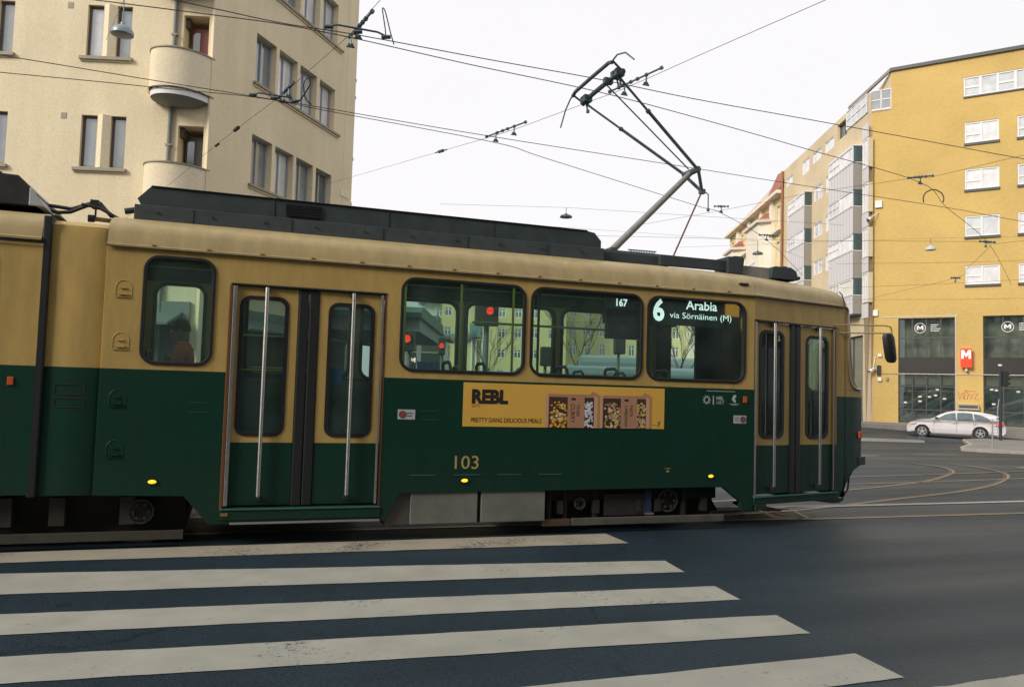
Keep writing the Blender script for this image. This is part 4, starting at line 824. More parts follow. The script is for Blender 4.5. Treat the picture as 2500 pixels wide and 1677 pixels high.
# ================================================================== BUILDINGS
def stucco(name, col, var=0.07, bs=55, b=0.25):
    """painted render: fine grain, broad blotches and faint vertical rain streaks"""
    m = bpy.data.materials.new(name); m.use_nodes = True; t = m.node_tree; bs_ = t.nodes['Principled BSDF']; L = t.links.new; N = t.nodes.new
    g = N('ShaderNodeNewGeometry')
    def layer(scale, vec_scale, lo, hi, det=5):
        mp = N('ShaderNodeMapping'); mp.inputs['Scale'].default_value = vec_scale; L(g.outputs['Position'], mp.inputs[0])
        n = N('ShaderNodeTexNoise'); n.inputs['Scale'].default_value = scale; n.inputs['Detail'].default_value = det; n.inputs['Roughness'].default_value = 0.6; L(mp.outputs[0], n.inputs['Vector'])
        r_ = N('ShaderNodeMapRange'); r_.inputs[1].default_value = 0.32; r_.inputs[2].default_value = 0.68; r_.inputs[3].default_value = lo; r_.inputs[4].default_value = hi; L(n.outputs[0], r_.inputs[0]); return r_.outputs[0], n
    a, _ = layer(0.35, (1, 1, 1), 0.93, 1.05); b1, _ = layer(1.6, (1, 1, 0.10), 0.93, 1.03); c, n3 = layer(22, (1, 1, 1), 0.90, 1.08, 3)
    q = N('ShaderNodeMath'); q.operation = 'MULTIPLY'; L(a, q.inputs[0]); L(b1, q.inputs[1]); q2 = N('ShaderNodeMath'); q2.operation = 'MULTIPLY'; L(q.outputs[0], q2.inputs[0]); L(c, q2.inputs[1])
    v = N('ShaderNodeVectorMath'); v.operation = 'SCALE'; v.inputs[0].default_value = col; L(q2.outputs[0], v.inputs['Scale']); L(v.outputs[0], bs_.inputs['Base Color'])
    bs_.inputs['Roughness'].default_value = 0.9; bs_.inputs['Specular IOR Level'].default_value = 0.2
    bp = N('ShaderNodeBump'); bp.inputs['Strength'].default_value = 0.5; bp.inputs['Distance'].default_value = 0.01; L(n3.outputs[0], bp.inputs['Height']); L(bp.outputs[0], bs_.inputs['Normal'])
    return m
def brick_mat(name, col, col2, mortar, scale=4.2):
    m = bpy.data.materials.new(name); m.use_nodes = True; t = m.node_tree; b = t.nodes['Principled BSDF']; L = t.links.new; N = t.nodes.new
    g = N('ShaderNodeTexCoord'); sp = N('ShaderNodeSeparateXYZ'); L(g.outputs['Object'], sp.inputs[0])
    a = N('ShaderNodeMath'); a.operation = 'ADD'; L(sp.outputs[0], a.inputs[0])
    s2 = N('ShaderNodeMath'); s2.operation = 'MULTIPLY'; s2.inputs[1].default_value = -1.0; L(sp.outputs[1], s2.inputs[0]); L(s2.outputs[0], a.inputs[1])
    cb = N('ShaderNodeCombineXYZ'); L(a.outputs[0], cb.inputs[0]); L(sp.outputs[2], cb.inputs[1])
    br = N('ShaderNodeTexBrick'); br.inputs['Scale'].default_value = scale; br.inputs['Color1'].default_value = (*col, 1); br.inputs['Color2'].default_value = (*col2, 1); br.inputs['Mortar'].default_value = (*mortar, 1)
    br.inputs['Mortar Size'].default_value = 0.018; br.inputs['Brick Width'].default_value = 0.9; br.inputs['Row Height'].default_value = 0.3; L(cb.outputs[0], br.inputs['Vector'])
    n = N('ShaderNodeTexNoise'); n.inputs['Scale'].default_value = 0.25; n.inputs['Detail'].default_value = 6; L(g.outputs['Object'], n.inputs['Vector'])
    mr = N('ShaderNodeMapRange'); mr.inputs[1].default_value = 0.3; mr.inputs[2].default_value = 0.7; mr.inputs[3].default_value = 0.88; mr.inputs[4].default_value = 1.08; L(n.outputs[0], mr.inputs[0])
    v = N('ShaderNodeVectorMath'); v.operation = 'SCALE'; L(br.outputs[0], v.inputs[0]); L(mr.outputs[0], v.inputs['Scale']); L(v.outputs[0], b.inputs['Base Color']); b.inputs['Roughness'].default_value = 0.85
    bp = N('ShaderNodeBump'); bp.inputs['Strength'].default_value = 0.12; bp.inputs['Distance'].default_value = 0.01; L(br.outputs['Fac'], bp.inputs['Height']); bp.invert = True; L(bp.outputs[0], b.inputs['Normal'])
    return m
def pane_mat(name, col, rough=0.08):
    m = mat(name, col, rough, noise=0.25, nscale=1.5); m.node_tree.nodes['Principled BSDF'].inputs['IOR'].default_value = 2.4
    return m
curt = [pane_mat('pane_curtain_sky', (0.55, 0.57, 0.58)), pane_mat('pane_grey', (0.22, 0.25, 0.26)), pane_mat('pane_dim', (0.10, 0.12, 0.13)), pane_mat('pane_white', (0.74, 0.73, 0.74))]  # pale panes: curtains, with bright sky reflection painted into the base colour
def rectp(x0, z0, x1, z1): return [(x0, z0), (x1, z0), (x1, z1), (x0, z1)]
def TB(T): return lambda x, y, z: T(x, z, y)
def win(T, parent, x0, z0, x1, z1, depth, fm, pm, mull=(), trans=(), fr=0.055, th=0.07, open_bar=0.045):
    mb = MB(); mb.ring(rectp(x0+0.002, z0+0.002, x1-0.002, z1-0.002), rectp(x0+fr, z0+fr, x1-fr, z1-fr), T, depth-th, depth+0.02, fm)
    for a in mull: mb.box(a-open_bar/2, a+open_bar/2, depth-th+0.004, depth, z0+fr, z1-fr, fm, T=TB(T))
    for it in trans:
        xa, xb, zz = it if isinstance(it, tuple) else (x0+fr, x1-fr, it)
        mb.box(xa, xb, depth-th+0.008, depth-0.004, zz-open_bar*0.4, zz+open_bar*0.4, fm, T=TB(T))
    f = mb.build('window', parent)
    q = MB(); q.add([T(a, b, depth-0.02) for a, b in rectp(x0+fr*0.5, z0+fr*0.5, x1-fr*0.5, z1-fr*0.5)], [(0, 1, 2, 3)], pm); q.build('pane', f)
    return f
# ---- beige corner building on the left
SCA = 1.045; zs = lambda z: 1.48+SCA*(z-1.48)
LF = Plane((-3.950, 17.629), R(-16.15)); RF = Plane((0.2987*SCA, CAM.y+SCA*(17.6505-CAM.y)), R(54.25))
lb = thing('apartment_building', 'beige stucco corner apartment block with curved balconies behind the tram rear', 'building', LF(0, 0))
bst = stucco('beige_stucco', (0.74, 0.635, 0.44)); bst2 = stucco('beige_stucco_pale', (0.77, 0.67, 0.48)); brfr = mat('brown_window_frame', (0.10, 0.075, 0.06), 0.5); sillm = mat('sill_sheet_metal', (0.28, 0.25, 0.18), 0.5, noise=0.2); gfr = mat('grey_window_frame', (0.30, 0.32, 0.34), 0.5)
floors = [zz for zz in (4.30, 7.60, 10.90, 14.22, 17.54)]
lh = []; 
for z0 in floors:
    for c in (-10.9, -7.5, -3.4+0.03, 0.0):
        base = c-0.17
        lh += [(base-0.65, z0, base-0.19, z0+1.53), (base+0.19, z0, base+0.63, z0+1.53)]
rec = [(1.96, z, 2.70, z+2.32) for z in (6.62, 9.94, 13.26, 16.58)]
mb = MB(); mb.plate([(-16, 0), (2.76, 0), (2.76, 21), (-16, 21)], [rectp(*h) for h in lh+rec], LF, 0.22, bst); mb.build('wall', lb)
random.seed(3)
for i, h in enumerate(lh):
    fm = brfr
    pm = curt[random.choice([0, 0, 1, 3])] if h[1] > 10 else curt[random.choice([0, 1, 1, 2])]
    win(LF, lb, h[0], h[1], h[2], h[3], 0.17, fm, pm, fr=0.05, trans=())
for z0 in floors:
    for c in (-10.9, -7.5, -3.37, 0.0):
        b_ = c-0.17
        mb = MB(); mb.box(b_-0.80, b_+0.72, -0.10, 0.02, z0-0.13, z0-0.03, sillm, T=TB(LF)); mb.box(b_-0.78, b_+0.70, -0.05, 0.02, z0-0.17, z0-0.13, bst, T=TB(LF)); mb.build('sill', lb, bevel=0.008)
        mb = MB(); mb.loft([[LF(b_-0.17, z, -0.005), LF(b_+0.0, z, -0.10), LF(b_+0.17, z, -0.005)] for z in (z0-0.02, z0+1.50, z0+1.55)], bst2); mb.build('pilaster', lb)
        if c in (0.0, -3.37):
            mb = MB(); mb.box(-1.40 if c == 0 else -4.8, -1.25 if c == 0 else -4.65, -0.012, 0.01, z0+1.40, z0+1.57, sillm, T=TB(LF)); mb.build('wall_vent', lb)
mb = MB(); mb.box(-15, 2.6, -0.06, 0.0, 0.2, 3.05, mat('dark_shopfront', (0.025, 0.03, 0.03), 0.3), T=TB(LF)); mb.box(-15, 2.6, -0.10, 0.0, 3.05, 3.75, mat('grey_fascia', (0.16, 0.18, 0.17), 0.6), T=TB(LF))
mb.loft([[LF(a, 3.0, -1.2), LF(a, 3.07, -1.2), LF(a, 3.45, -0.1), LF(a, 3.35, -0.1)] for a in (-15, 2.4)], mat('grey_awning', (0.12, 0.15, 0.15), 0.6)); mb.build('shopfront', lb)
mb = MB(); mb.box(-2.2, 5.9, -0.06, 0.0, 0.2, 3.05, mat('dark_shopfront', (0.025, 0.03, 0.03), 0.3), T=TB(RF)); mb.box(-2.2, 5.9, -0.10, 0.0, 3.05, 3.75, mat('grey_fascia', (0.16, 0.18, 0.17), 0.6), T=TB(RF))
mb.loft([[RF(a, 3.0, -1.2), RF(a, 3.07, -1.2), RF(a, 3.45, -0.1), RF(a, 3.35, -0.1)] for a in (-1.9, 5.9)], mat('grey_awning', (0.12, 0.15, 0.15), 0.6)); mb.build('shopfront', lb)
for a in (-8.4, -5.1, -2.2, 0.9):
    mb = MB(); mb.box(a, a+0.22, -0.10, -0.06, 2.05, 2.3, mat('shop_lamp', (0.8, 0.7, 0.3), 0.5, emit=(1.0, 0.85, 0.3), estr=1.2), T=TB(LF)); mb.build('shop_lamp', lb)
# recess and doors behind the balconies
for k, h in enumerate(rec):
    mb = MB()
    a0, z0, a1, z1 = h; dpt = 1.0
    mb.add([LF(a0, z0, 0.2), LF(a0, z0, dpt), LF(a1, z0, dpt), LF(a1, z0, 0.2), LF(a0, z1, 0.2), LF(a0, z1, dpt), LF(a1, z1, dpt), LF(a1, z1, 0.2)], [(0, 1, 5, 4), (1, 2, 6, 5), (2, 3, 7, 6), (4, 5, 6, 7), (0, 1, 2, 3)], bst); mb.build('recess', lb)
    doorm = mat('red_door', (0.16, 0.035, 0.025), 0.5) if k == 1 else mat('dark_door', (0.035, 0.035, 0.03), 0.5)
    mb = MB(); mb.box(a0+0.10, a1-0.02, 0.40, 0.46, z0+0.05, z1-0.22, doorm, T=TB(LF)); dr = mb.build('door', lb)
    mb = MB(); mb.box(a0+0.16, a0+0.36, 0.385, 0.40, z0+1.0, z1-0.35, curt[2], T=TB(LF)); mb.box(a1-0.12, a1-0.08, 0.37, 0.40, z0+1.05, z0+1.2, chrome, T=TB(LF)); mb.build('door_light', dr)
    mb = MB(); mb.box(a0-0.05, a0+0.12, 0.15, 0.4, z1-0.30, z1-0.02, mat('blind_brown', (0.09, 0.07, 0.05), 0.6), T=TB(LF)); mb.build('blind_box', lb)
def bez(P, n=14):
    o = []
    for i in range(n+1):
        t = i/n; q = [Vector(p) for p in P]
        while len(q) > 1: q = [q[j].lerp(q[j+1], t) for j in range(len(q)-1)]
        o.append(q[0])
    return o
bal = bez([(1.22, 0.0), (1.12, -0.62), (1.35, -1.05), (2.25, -1.15), (2.62, -0.72), (2.92, -0.05)], 18)
for zb in (6.47, 9.79, 13.11, 16.43):
    mb = MB(); zt = zb+1.12
    o_ = [LF(p.x, 0, p.y) for p in bal]; c_ = LF(2.05, 0, 0); i_ = [v.lerp(c_, 0.10) for v in o_]; n_ = len(o_); up_ = lambda v, z: Vector((v.x, v.y, z))
    vs = [up_(v, zb) for v in o_]+[up_(v, zt) for v in o_]+[up_(v, zt) for v in i_]+[up_(v, zb) for v in i_]
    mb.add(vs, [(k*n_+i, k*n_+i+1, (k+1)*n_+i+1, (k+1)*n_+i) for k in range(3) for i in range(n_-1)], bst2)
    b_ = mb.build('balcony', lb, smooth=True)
    mb = MB(); r_ = [up_(v+(v-c_).normalized()*0.03, 0) for v in o_]; ri = [v.lerp(c_, 0.14) for v in o_]
    mb.add([up_(v, zt) for v in r_]+[up_(v, zt+0.04) for v in r_]+[up_(v, zt+0.04) for v in ri]+[up_(v, zt) for v in ri], [(k*n_+i, k*n_+i+1, ((k+1) % 4)*n_+i+1, ((k+1) % 4)*n_+i) for k in range(4) for i in range(n_-1)], sillm); mb.build('coping', b_)
    mb = MB(); l_ = [v.lerp(c_, 0.04) for v in o_]; l2 = [v.lerp(c_, 0.06) for v in o_]; l3 = [v.lerp(LF(2.1, 0, 0.05), 0.55) for v in o_]
    mb.add([up_(v, zb-0.035) for v in r_]+[up_(v, zb) for v in r_], [(i, i+1, n_+i+1, n_+i) for i in range(n_-1)], blackp)
    mb.add([up_(v, zb-0.04) for v in l_]+[up_(v, zb-0.20) for v in l2], [(i, i+1, n_+i+1, n_+i) for i in range(n_-1)], white)
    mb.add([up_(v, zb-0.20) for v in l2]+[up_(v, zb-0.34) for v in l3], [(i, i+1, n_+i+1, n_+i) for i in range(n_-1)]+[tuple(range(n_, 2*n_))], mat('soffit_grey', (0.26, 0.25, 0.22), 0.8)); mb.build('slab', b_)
mb = MB(); mb.tube([LF(1.74, 0.2, -0.07), LF(1.74, 21, -0.07)], 0.055, mat('drainpipe_grey', (0.17, 0.18, 0.17), 0.5, noise=0.2), n=10)
for z in (5, 8.3, 11.6, 14.9): mb.box(1.66, 1.82, -0.13, 0.0, z, z+0.05, sillm, T=TB(LF))
mb.build('drainpipe', lb, smooth=True)
rh = []
for r_, zb in enumerate((zs(7.49)-3.32, zs(7.49), zs(10.64), zs(13.80), zs(16.95))):
    for a in (-0.52, 0.70, 1.92, 3.17): rh.append((a*SCA, zb, (a+1.06)*SCA, zb+1.60))
mb = MB(); mb.plate([(-2.30, 0), (6.0, 0), (6.0, 21), (-2.30, 21)], [rectp(*h) for h in rh], RF, 0.30, bst); mb.build('wall', lb)
mb = MB(); p1, p2 = LF(2.755, 0, 0), RF(-2.30, 0, 0); p1b, p2b = LF(2.755, 0, 0.2), RF(-2.30, 0, 0.2)
pc = RF(-2.72, 0, 0); pts = [p1b, p1, p1.lerp(pc, 0.6).lerp(p2, 0.08), pc.lerp(p2, 0.25), pc.lerp(p2, 0.55), p2, p2b]
mb.loft([[Vector((p.x, p.y, z)) for p in pts] for z in (0, 21)], bst, closed=False, caps=False); mb.build('corner_wall', lb, smooth=True)
for i, h in enumerate(rh): win(RF, lb, h[0], h[1], h[2], h[3], 0.28, gfr, curt[(0, 3, 0, 1, 3)[i % 5]] if i > 7 else curt[(1, 0, 1, 2)[i % 4]], fr=0.06, mull=((h[0]+h[2])/2,), open_bar=0.06)
for zb in (zs(7.49)-3.32, zs(7.49), zs(10.64), zs(13.80), zs(16.95)):
    mb = MB(); mb.box(-0.64, 4.60*SCA, -0.10, 0.02, zb-0.10, zb-0.015, sillm, T=TB(RF)); mb.box(-0.60, 4.55*SCA, -0.05, 0.02, zb-0.16, zb-0.10, bst, T=TB(RF)); mb.build('sill', lb, bevel=0.008)
mb = MB(); mb.box(5.03*SCA, 5.035*SCA, -0.004, 0.0, 0, 21, sillm, T=TB(RF))
for z in (8.6, 10.4, 12.9, 13.6, 15.5): mb.box(6.0, 6.06, 0.0, 0.05, z, z+0.12, sillm, T=TB(RF))
mb.build('joint', lb)
mb = MB(); mb.box(4.88*SCA, 5.55*SCA, -0.02, 0.0, 0, 0.3, bst2, T=lambda x, y, z: RF(x, 8.78+z-(x-5.1)*0.0, y)); mb.build('patch', lb)
mb = MB()
a, b, c, d = LF(-16, 0), LF(-16, 0)+Vector((6, 18, 0)), RF(6.0, 0)+Vector((-4, 14, 0)), RF(6.0, 0, 0)
for u, v in ((a, b), (b, c), (c, d)): mb.add([u, v, v+Vector((0, 0, 21)), u+Vector((0, 0, 21))], [(0, 1, 2, 3)], bst)
mb.add([Vector((p.x, p.y, 21)) for p in (a, LF(2.76, 0), RF(-2.76, 0), d, c, b)], [tuple(range(6))], mat('sheet_roof', (0.12, 0.11, 0.10), 0.6)); mb.build('rear_wall', lb)

# ---- yellow corner building on the right
yb = thing('corner_building', 'large yellow brick corner building with metro entrance and white framed windows', 'building', YF(-6.35, 0))
ybr = brick_mat('yellow_brick', (0.53, 0.365, 0.115), (0.585, 0.405, 0.135), (0.57, 0.405, 0.15)); dkm = mat('dark_metal_trim', (0.06, 0.06, 0.06), 0.5); wfr = mat('white_window_frame', (0.72, 0.70, 0.70), 0.5)
rowz = [(18.06, 19.40), (15.06, 16.38), (12.04, 13.35), (8.98, 10.18)]
cols = [-0.88, 1.96, 4.80, 7.6, 10.4, 13.2, 16, 18.8]
yh = [(c, z0, c+1.88, z1) for z0, z1 in rowz for c in cols]+[(-0.93, 21.11, 10.4, 22.38)]
ent = [(-4.71, 0.12, -1.46, 6.93), (0.07, 0.12, 4.3, 6.98), (5.8, 0.12, 9.6, 6.98), (11.5, 0.12, 15.5, 6.98)]
mb = MB(); mb.plate([(-6.35, -0.3), (22, -0.3), (22, 23.67), (-5.13, 23.67), (-5.13, 22.6), (-5.13, 21.1), (-6.35, 21.1)], [rectp(*h) for h in yh+ent], YF, 0.30, ybr); mb.build('wall', yb)
random.seed(5)
for h in yh[:-1]:
    xm = h[0]+0.92
    pm1 = random.choice([curt[3], curt[0], curt[3]])
    win(YF, yb, h[0], h[1], h[2], h[3], 0.10, wfr, pm1, mull=(xm,), trans=((h[0]+0.05, xm, h[1]+0.55),), fr=0.09, open_bar=0.11)
    mb = MB(); mb.box(h[0]-0.03, h[2]+0.03, -0.08, 0.05, h[1]-0.16, h[1]-0.005, dkm, T=TB(YF)); mb.build('sill', yb)
h = yh[-1]; win(YF, yb, h[0], h[1], h[2], h[3], 0.10, wfr, curt[0], mull=[h[0]+0.94*k for k in range(1, 12)], trans=[(h[0]+0.94*k*2+0.05, h[0]+0.94*k*2+0.9, h[1]+0.6) for k in range(6)], fr=0.09, open_bar=0.14)
mb = MB(); mb.box(h[0], h[2], -0.08, 0.05, h[1]-0.10, h[1]-0.005, dkm, T=TB(YF)); mb.build('sill', yb)
mb = MB(); mb.box(-5.2, 22, -0.15, 0.05, 23.60, 23.82, dkm, T=TB(YF)); mb.loft([[YF(-5.2, z, w_) for z, w_ in ((23.6, -0.12), (23.82, -0.12), (23.82, 0.1), (23.6, 0.1))], [UF(3.5, z, w_) for z, w_ in ((22.35, -0.12), (22.55, -0.12), (22.55, 0.1), (22.35, 0.1))]], mat('eave_grey', (0.25, 0.24, 0.23), 0.6)); mb.build('eave', yb)
# entrances: steel framed glazing, lobby lights and escalators behind
eg = glass('shop_glass', (0.62, 0.68, 0.68), 2.2, 0.01); band = mat('dark_fascia', (0.025, 0.022, 0.02), 0.4); lobby = mat('lobby_wall', (0.20, 0.19, 0.16), 0.8, noise=0.3, nscale=1)
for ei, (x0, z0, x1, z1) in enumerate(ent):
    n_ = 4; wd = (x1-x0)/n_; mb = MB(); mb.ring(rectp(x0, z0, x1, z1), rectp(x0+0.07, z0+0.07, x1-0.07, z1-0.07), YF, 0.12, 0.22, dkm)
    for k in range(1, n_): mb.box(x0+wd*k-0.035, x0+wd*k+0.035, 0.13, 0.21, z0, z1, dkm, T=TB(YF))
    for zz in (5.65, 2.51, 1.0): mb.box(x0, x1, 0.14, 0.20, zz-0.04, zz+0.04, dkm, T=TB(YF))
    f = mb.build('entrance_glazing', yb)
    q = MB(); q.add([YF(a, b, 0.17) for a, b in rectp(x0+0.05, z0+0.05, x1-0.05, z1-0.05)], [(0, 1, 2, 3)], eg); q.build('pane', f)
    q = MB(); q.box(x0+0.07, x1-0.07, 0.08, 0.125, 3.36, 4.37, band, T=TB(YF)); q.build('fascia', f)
    q = MB(); q.box(x0, x1, 3.2, 3.3, 0, 7, lobby, T=TB(YF)); q.box(x0, x1, 0.3, 3.3, 6.95, 7.0, lobby, T=TB(YF)); q.box(x0-0.05, x0, 0.3, 3.3, 0, 7, lobby, T=TB(YF)); q.box(x1, x1+0.05, 0.3, 3.3, 0, 7, lobby, T=TB(YF)); q.box(x0, x1, 0.3, 3.3, 0.05, 0.11, lobby, T=TB(YF)); q.box(x0+0.1, x1-0.1, 0.35, 0.4, 2.6, 3.3, mat('lobby_bulkhead', (0.28, 0.25, 0.18), 0.8), T=TB(YF)); q.box(x0, x1, 0.9, 1.0, 4.42, 6.9, mat('reflection_wall', (0.34, 0.31, 0.22), 0.7, noise=0.6, nscale=1.1), T=TB(YF)); q.build('lobby', f)  # tan wall behind the upper panes stands in for reflected facades
    if ei < 2:
        q = MB(); fl = 1 if ei == 0 else 0.8
        for oo in (0.0, -0.75, -1.5):
            a0 = (x0, 1.0+0.0+oo); a1 = (x1, 3.0*fl+oo+0.1)
            q.add([YF(a0[0], a0[1], 0.8-oo*0.5), YF(a1[0], a1[1], 0.8-oo*0.5), YF(a1[0], a1[1]+0.16, 0.8-oo*0.5), YF(a0[0], a0[1]+0.16, 0.8-oo*0.5)], [(0, 1, 2, 3)], mat('escalator_side', (0.20, 0.19, 0.17), 0.5))
            q.box(x0, x1, 0.82-oo*0.5, 0.9-oo*0.5, -0.35, 0.0, mat('escalator_dark', (0.04, 0.04, 0.04), 0.5), T=lambda x, y, z, a0=a0, a1=a1: YF(x, z+a0[1]+(a1[1]-a0[1])*(x-x0)/(x1-x0), y))
        q.build('escalator', f)
        warm = mat('lobby_lamp', (0.9, 0.7, 0.5), 0.5, emit=(1, 0.85, 0.7), estr=1.2)
        q = MB(); 
        for a, z in (((-3.5, 1.85), (-3.5, 1.55), (-2.95, 1.85), (-2.6, 1.95), (-2.5, 2.32), (-2.1, 1.75), (-4.35, 1.45)) if ei == 0 else ((0.5, 2.4), (0.75, 2.36), (1.9, 2.3), (0.6, 1.5))):
            q.box(a-0.09, a+0.09, 0.6, 0.64, z-0.05, z+0.05, warm, T=TB(YF))
        q.build('lobby_lamp', f)
    # roundel with M and lettering bars, printed on the glass
    q = MB(); cx, cz = ((x0+wd*1.5+0.05, 6.28) if ei == 0 else (x0+1.3, 6.28)); rr_ = 0.33
    T_ = YF.off(0.11)
    q.ring([(cx+rr_*math.cos(R(t)), cz+rr_*math.sin(R(t))) for t in range(0, 360, 15)], [(cx+rr_*0.9*math.cos(R(t)), cz+rr_*0.9*math.sin(R(t))) for t in range(0, 360, 15)], T_, -0.004, 0, white)
    letter_M(q, T_, cx-0.19, cz-0.12, 0.38, 0.28, white)
    for k in range(4): dashes(q, cx+0.60, cx+(1.05, 0.95, 1.15, 1.1)[k], cz+0.18-0.13*k, 0.05, white, T=T_, lo=0.05, hi=0.16)
    q.build('window_lettering', f)
mb = MB(); mb.box(-5.69, -4.72, -0.03, 0.0, 3.27, 3.32, sillm, T=TB(YF)); mb.box(-4.71, 4.3, -0.05, 0.0, 3.28, 3.33, mat('white_pipe', (0.5, 0.48, 0.42), 0.5), T=TB(YF)); mb.box(-5.70, -1.3, -0.02, 0.0, 7.0, 7.07, mat('white_pipe', (0.5, 0.48, 0.42), 0.5), T=TB(YF)); mb.box(-1.44, -1.38, -0.03, 0.0, 0.2, 7.0, mat('white_pipe', (0.5, 0.48, 0.42), 0.5), T=TB(YF)); mb.box(-6.30, -6.26, -0.03, 0.0, 0.2, 15, mat('white_pipe', (0.5, 0.48, 0.42), 0.5), T=TB(YF)); mb.build('conduit', yb)
pink = mat('pink_graffiti', (0.60, 0.10, 0.08), 0.8)
mb = MB(); random.seed(9)
gp = [(-1.28, 2.2), (-1.22, 1.75), (-1.08, 2.15), (-1.02, 1.78), (-0.92, 2.12), (-0.98, 1.75), (-0.8, 1.75), (-0.75, 2.05), (-0.88, 2.3), (-1.02, 2.1)]
mb.tube([YF(a, b, -0.004) for a, b in gp], 0.018, pink, n=4)
mb.tube([YF(a, b, -0.004) for a, b in [(-0.7, 2.1), (-0.62, 1.75), (-0.5, 2.0), (-0.62, 2.05)]], 0.016, pink, n=4); mb.tube([YF(a, b, -0.004) for a, b in [(-0.45, 2.12), (-0.22, 2.12), (-0.42, 1.78), (-0.2, 1.76)]], 0.016, pink, n=4); mb.tube([YF(a, b, -0.004) for a, b in [(-0.95, 2.35), (-0.7, 2.25), (-0.3, 2.28)]], 0.012, pink, n=4)
mb.build('graffiti', yb)
mb = MB(); mb.box(-1.32, -0.15, -0.25, 0.0, 1.10, 1.38, mat('vent_box', (0.42, 0.38, 0.30), 0.6), T=TB(YF)); mb.box(-1.30, -0.17, -0.24, 0.0, 1.40, 1.44, alu, T=TB(YF)); mb.box(-1.25, -0.22, -0.255, -0.25, 1.20, 1.36, dkm, T=TB(YF)); mb.build('vent_box', yb)
for x0, x1, z0, z1, mm in ((-6.25, -5.93, 7.12, 7.52, white), (-6.11, -5.68, 14.40, 14.87, white), (-5.93, -5.70, 2.80, 3.03, white), (-5.98, -5.75, 3.18, 3.84, blackp), (-5.92, -5.70, 4.40, 4.60, white), (-5.42, -5.30, 2.84, 3.04, sillm)):
    mb = MB(); mb.box(x0, x1, -0.14, 0.0, z0, z1, mm, T=TB(YF)); mb.build('junction_box', yb, bevel=0.01)
mb = MB(); mb.tube([YF(-6.05, 4.4, -0.02), YF(-6.1, 4.3, -0.06), YF(-6.15, 3.9, -0.06), YF(-6.2, 3.75, -0.2)], 0.03, white); mb.loft([[YF(-6.30+dx, 3.60+dz, -0.45), YF(-6.18+dx, 3.72+dz, -0.30), YF(-6.08+dx, 3.70+dz, -0.2)] for dx, dz in ((0, -0.10), (0.12, 0.0))], white); mb.tube([YF(-6.38, 3.42, -0.45), YF(-6.12, 3.62, -0.2)], 0.10, white); mb.tube([YF(-6.42, 3.39, -0.48), YF(-6.37, 3.43, -0.44)], 0.07, blackp); mb.build('security_camera', yb, smooth=True)
mb = MB(); mb.tube([YF(-5.9, 14.1, -0.02), YF(-6.1, 13.9, -0.3), YF(-6.35, 13.65, -0.5)], 0.03, white); mb.tube([YF(-6.45, 13.62, -0.5), YF(-6.30, 13.62, -0.5)], 0.11, white); mb.tube([YF(-6.50, 13.45, -0.5), YF(-6.50, 13.62, -0.5)], 0.08, blackp); mb.build('security_camera', yb, smooth=True)
# street side of the same building
cream_br = brick_mat('cream_brick', (0.60, 0.48, 0.31), (0.64, 0.52, 0.34), (0.62, 0.52, 0.36)); pnl = mat('white_panel', (0.62, 0.59, 0.60), 0.7, noise=0.08); greyp = mat('grey_side_panel', (0.26, 0.25, 0.22), 0.7)
bays = [(1.2, 5.9, 18.95, 7.35), (11.6, 15.95, 18.4, 7.35)]
trow = [(6.6, 20.62, 8.6, 21.5), (9.4, 20.62, 11.5, 21.5), (12.3, 20.4, 14.1, 21.6), (16.8, 20.6, 18.6, 21.35)]
mid_ = [(9.1, z, 11.15, z+1.15) for z in (17.40, 14.42, 11.4, 8.4, 5.4)]+[(7.45, z, 8.4, z+1.25) for z in (17.45, 14.4, 11.35, 8.3)]+[(0.15, z, 1.05, z+2.0) for z in (17.2, 14.15, 11.1, 8.05)]+[(17.2, z, 18.4, z+1.3) for z in (17.2, 14.15, 11.1, 8.05)]
top_ = [(3.95, 20.75, 5.94, 21.95)]
sh = [(1.0, 0.1, 5.5, 5.9), (6.5, 0.1, 10.5, 5.9), (12, 0.1, 17, 5.9)]
mb = MB(); mb.plate([(0.41, -0.3), (19.3, -0.3), (19.3, 22.35), (0.41, 22.35)], [rectp(*h) for h in trow+mid_+top_+sh], UF, 0.30, cream_br); mb.build('wall', yb)
for h in trow+mid_: win(UF, yb, h[0], h[1], h[2], h[3], 0.10 if h[0] > 1 else 0.015, wfr, curt[3], mull=((h[0]+h[2])/2,), fr=0.09, open_bar=0.1)
for h in top_+sh: win(UF, yb, h[0], h[1], h[2], h[3], 0.28, dkm, curt[2], mull=((h[0]+h[2])/2,), fr=0.09, open_bar=0.1)
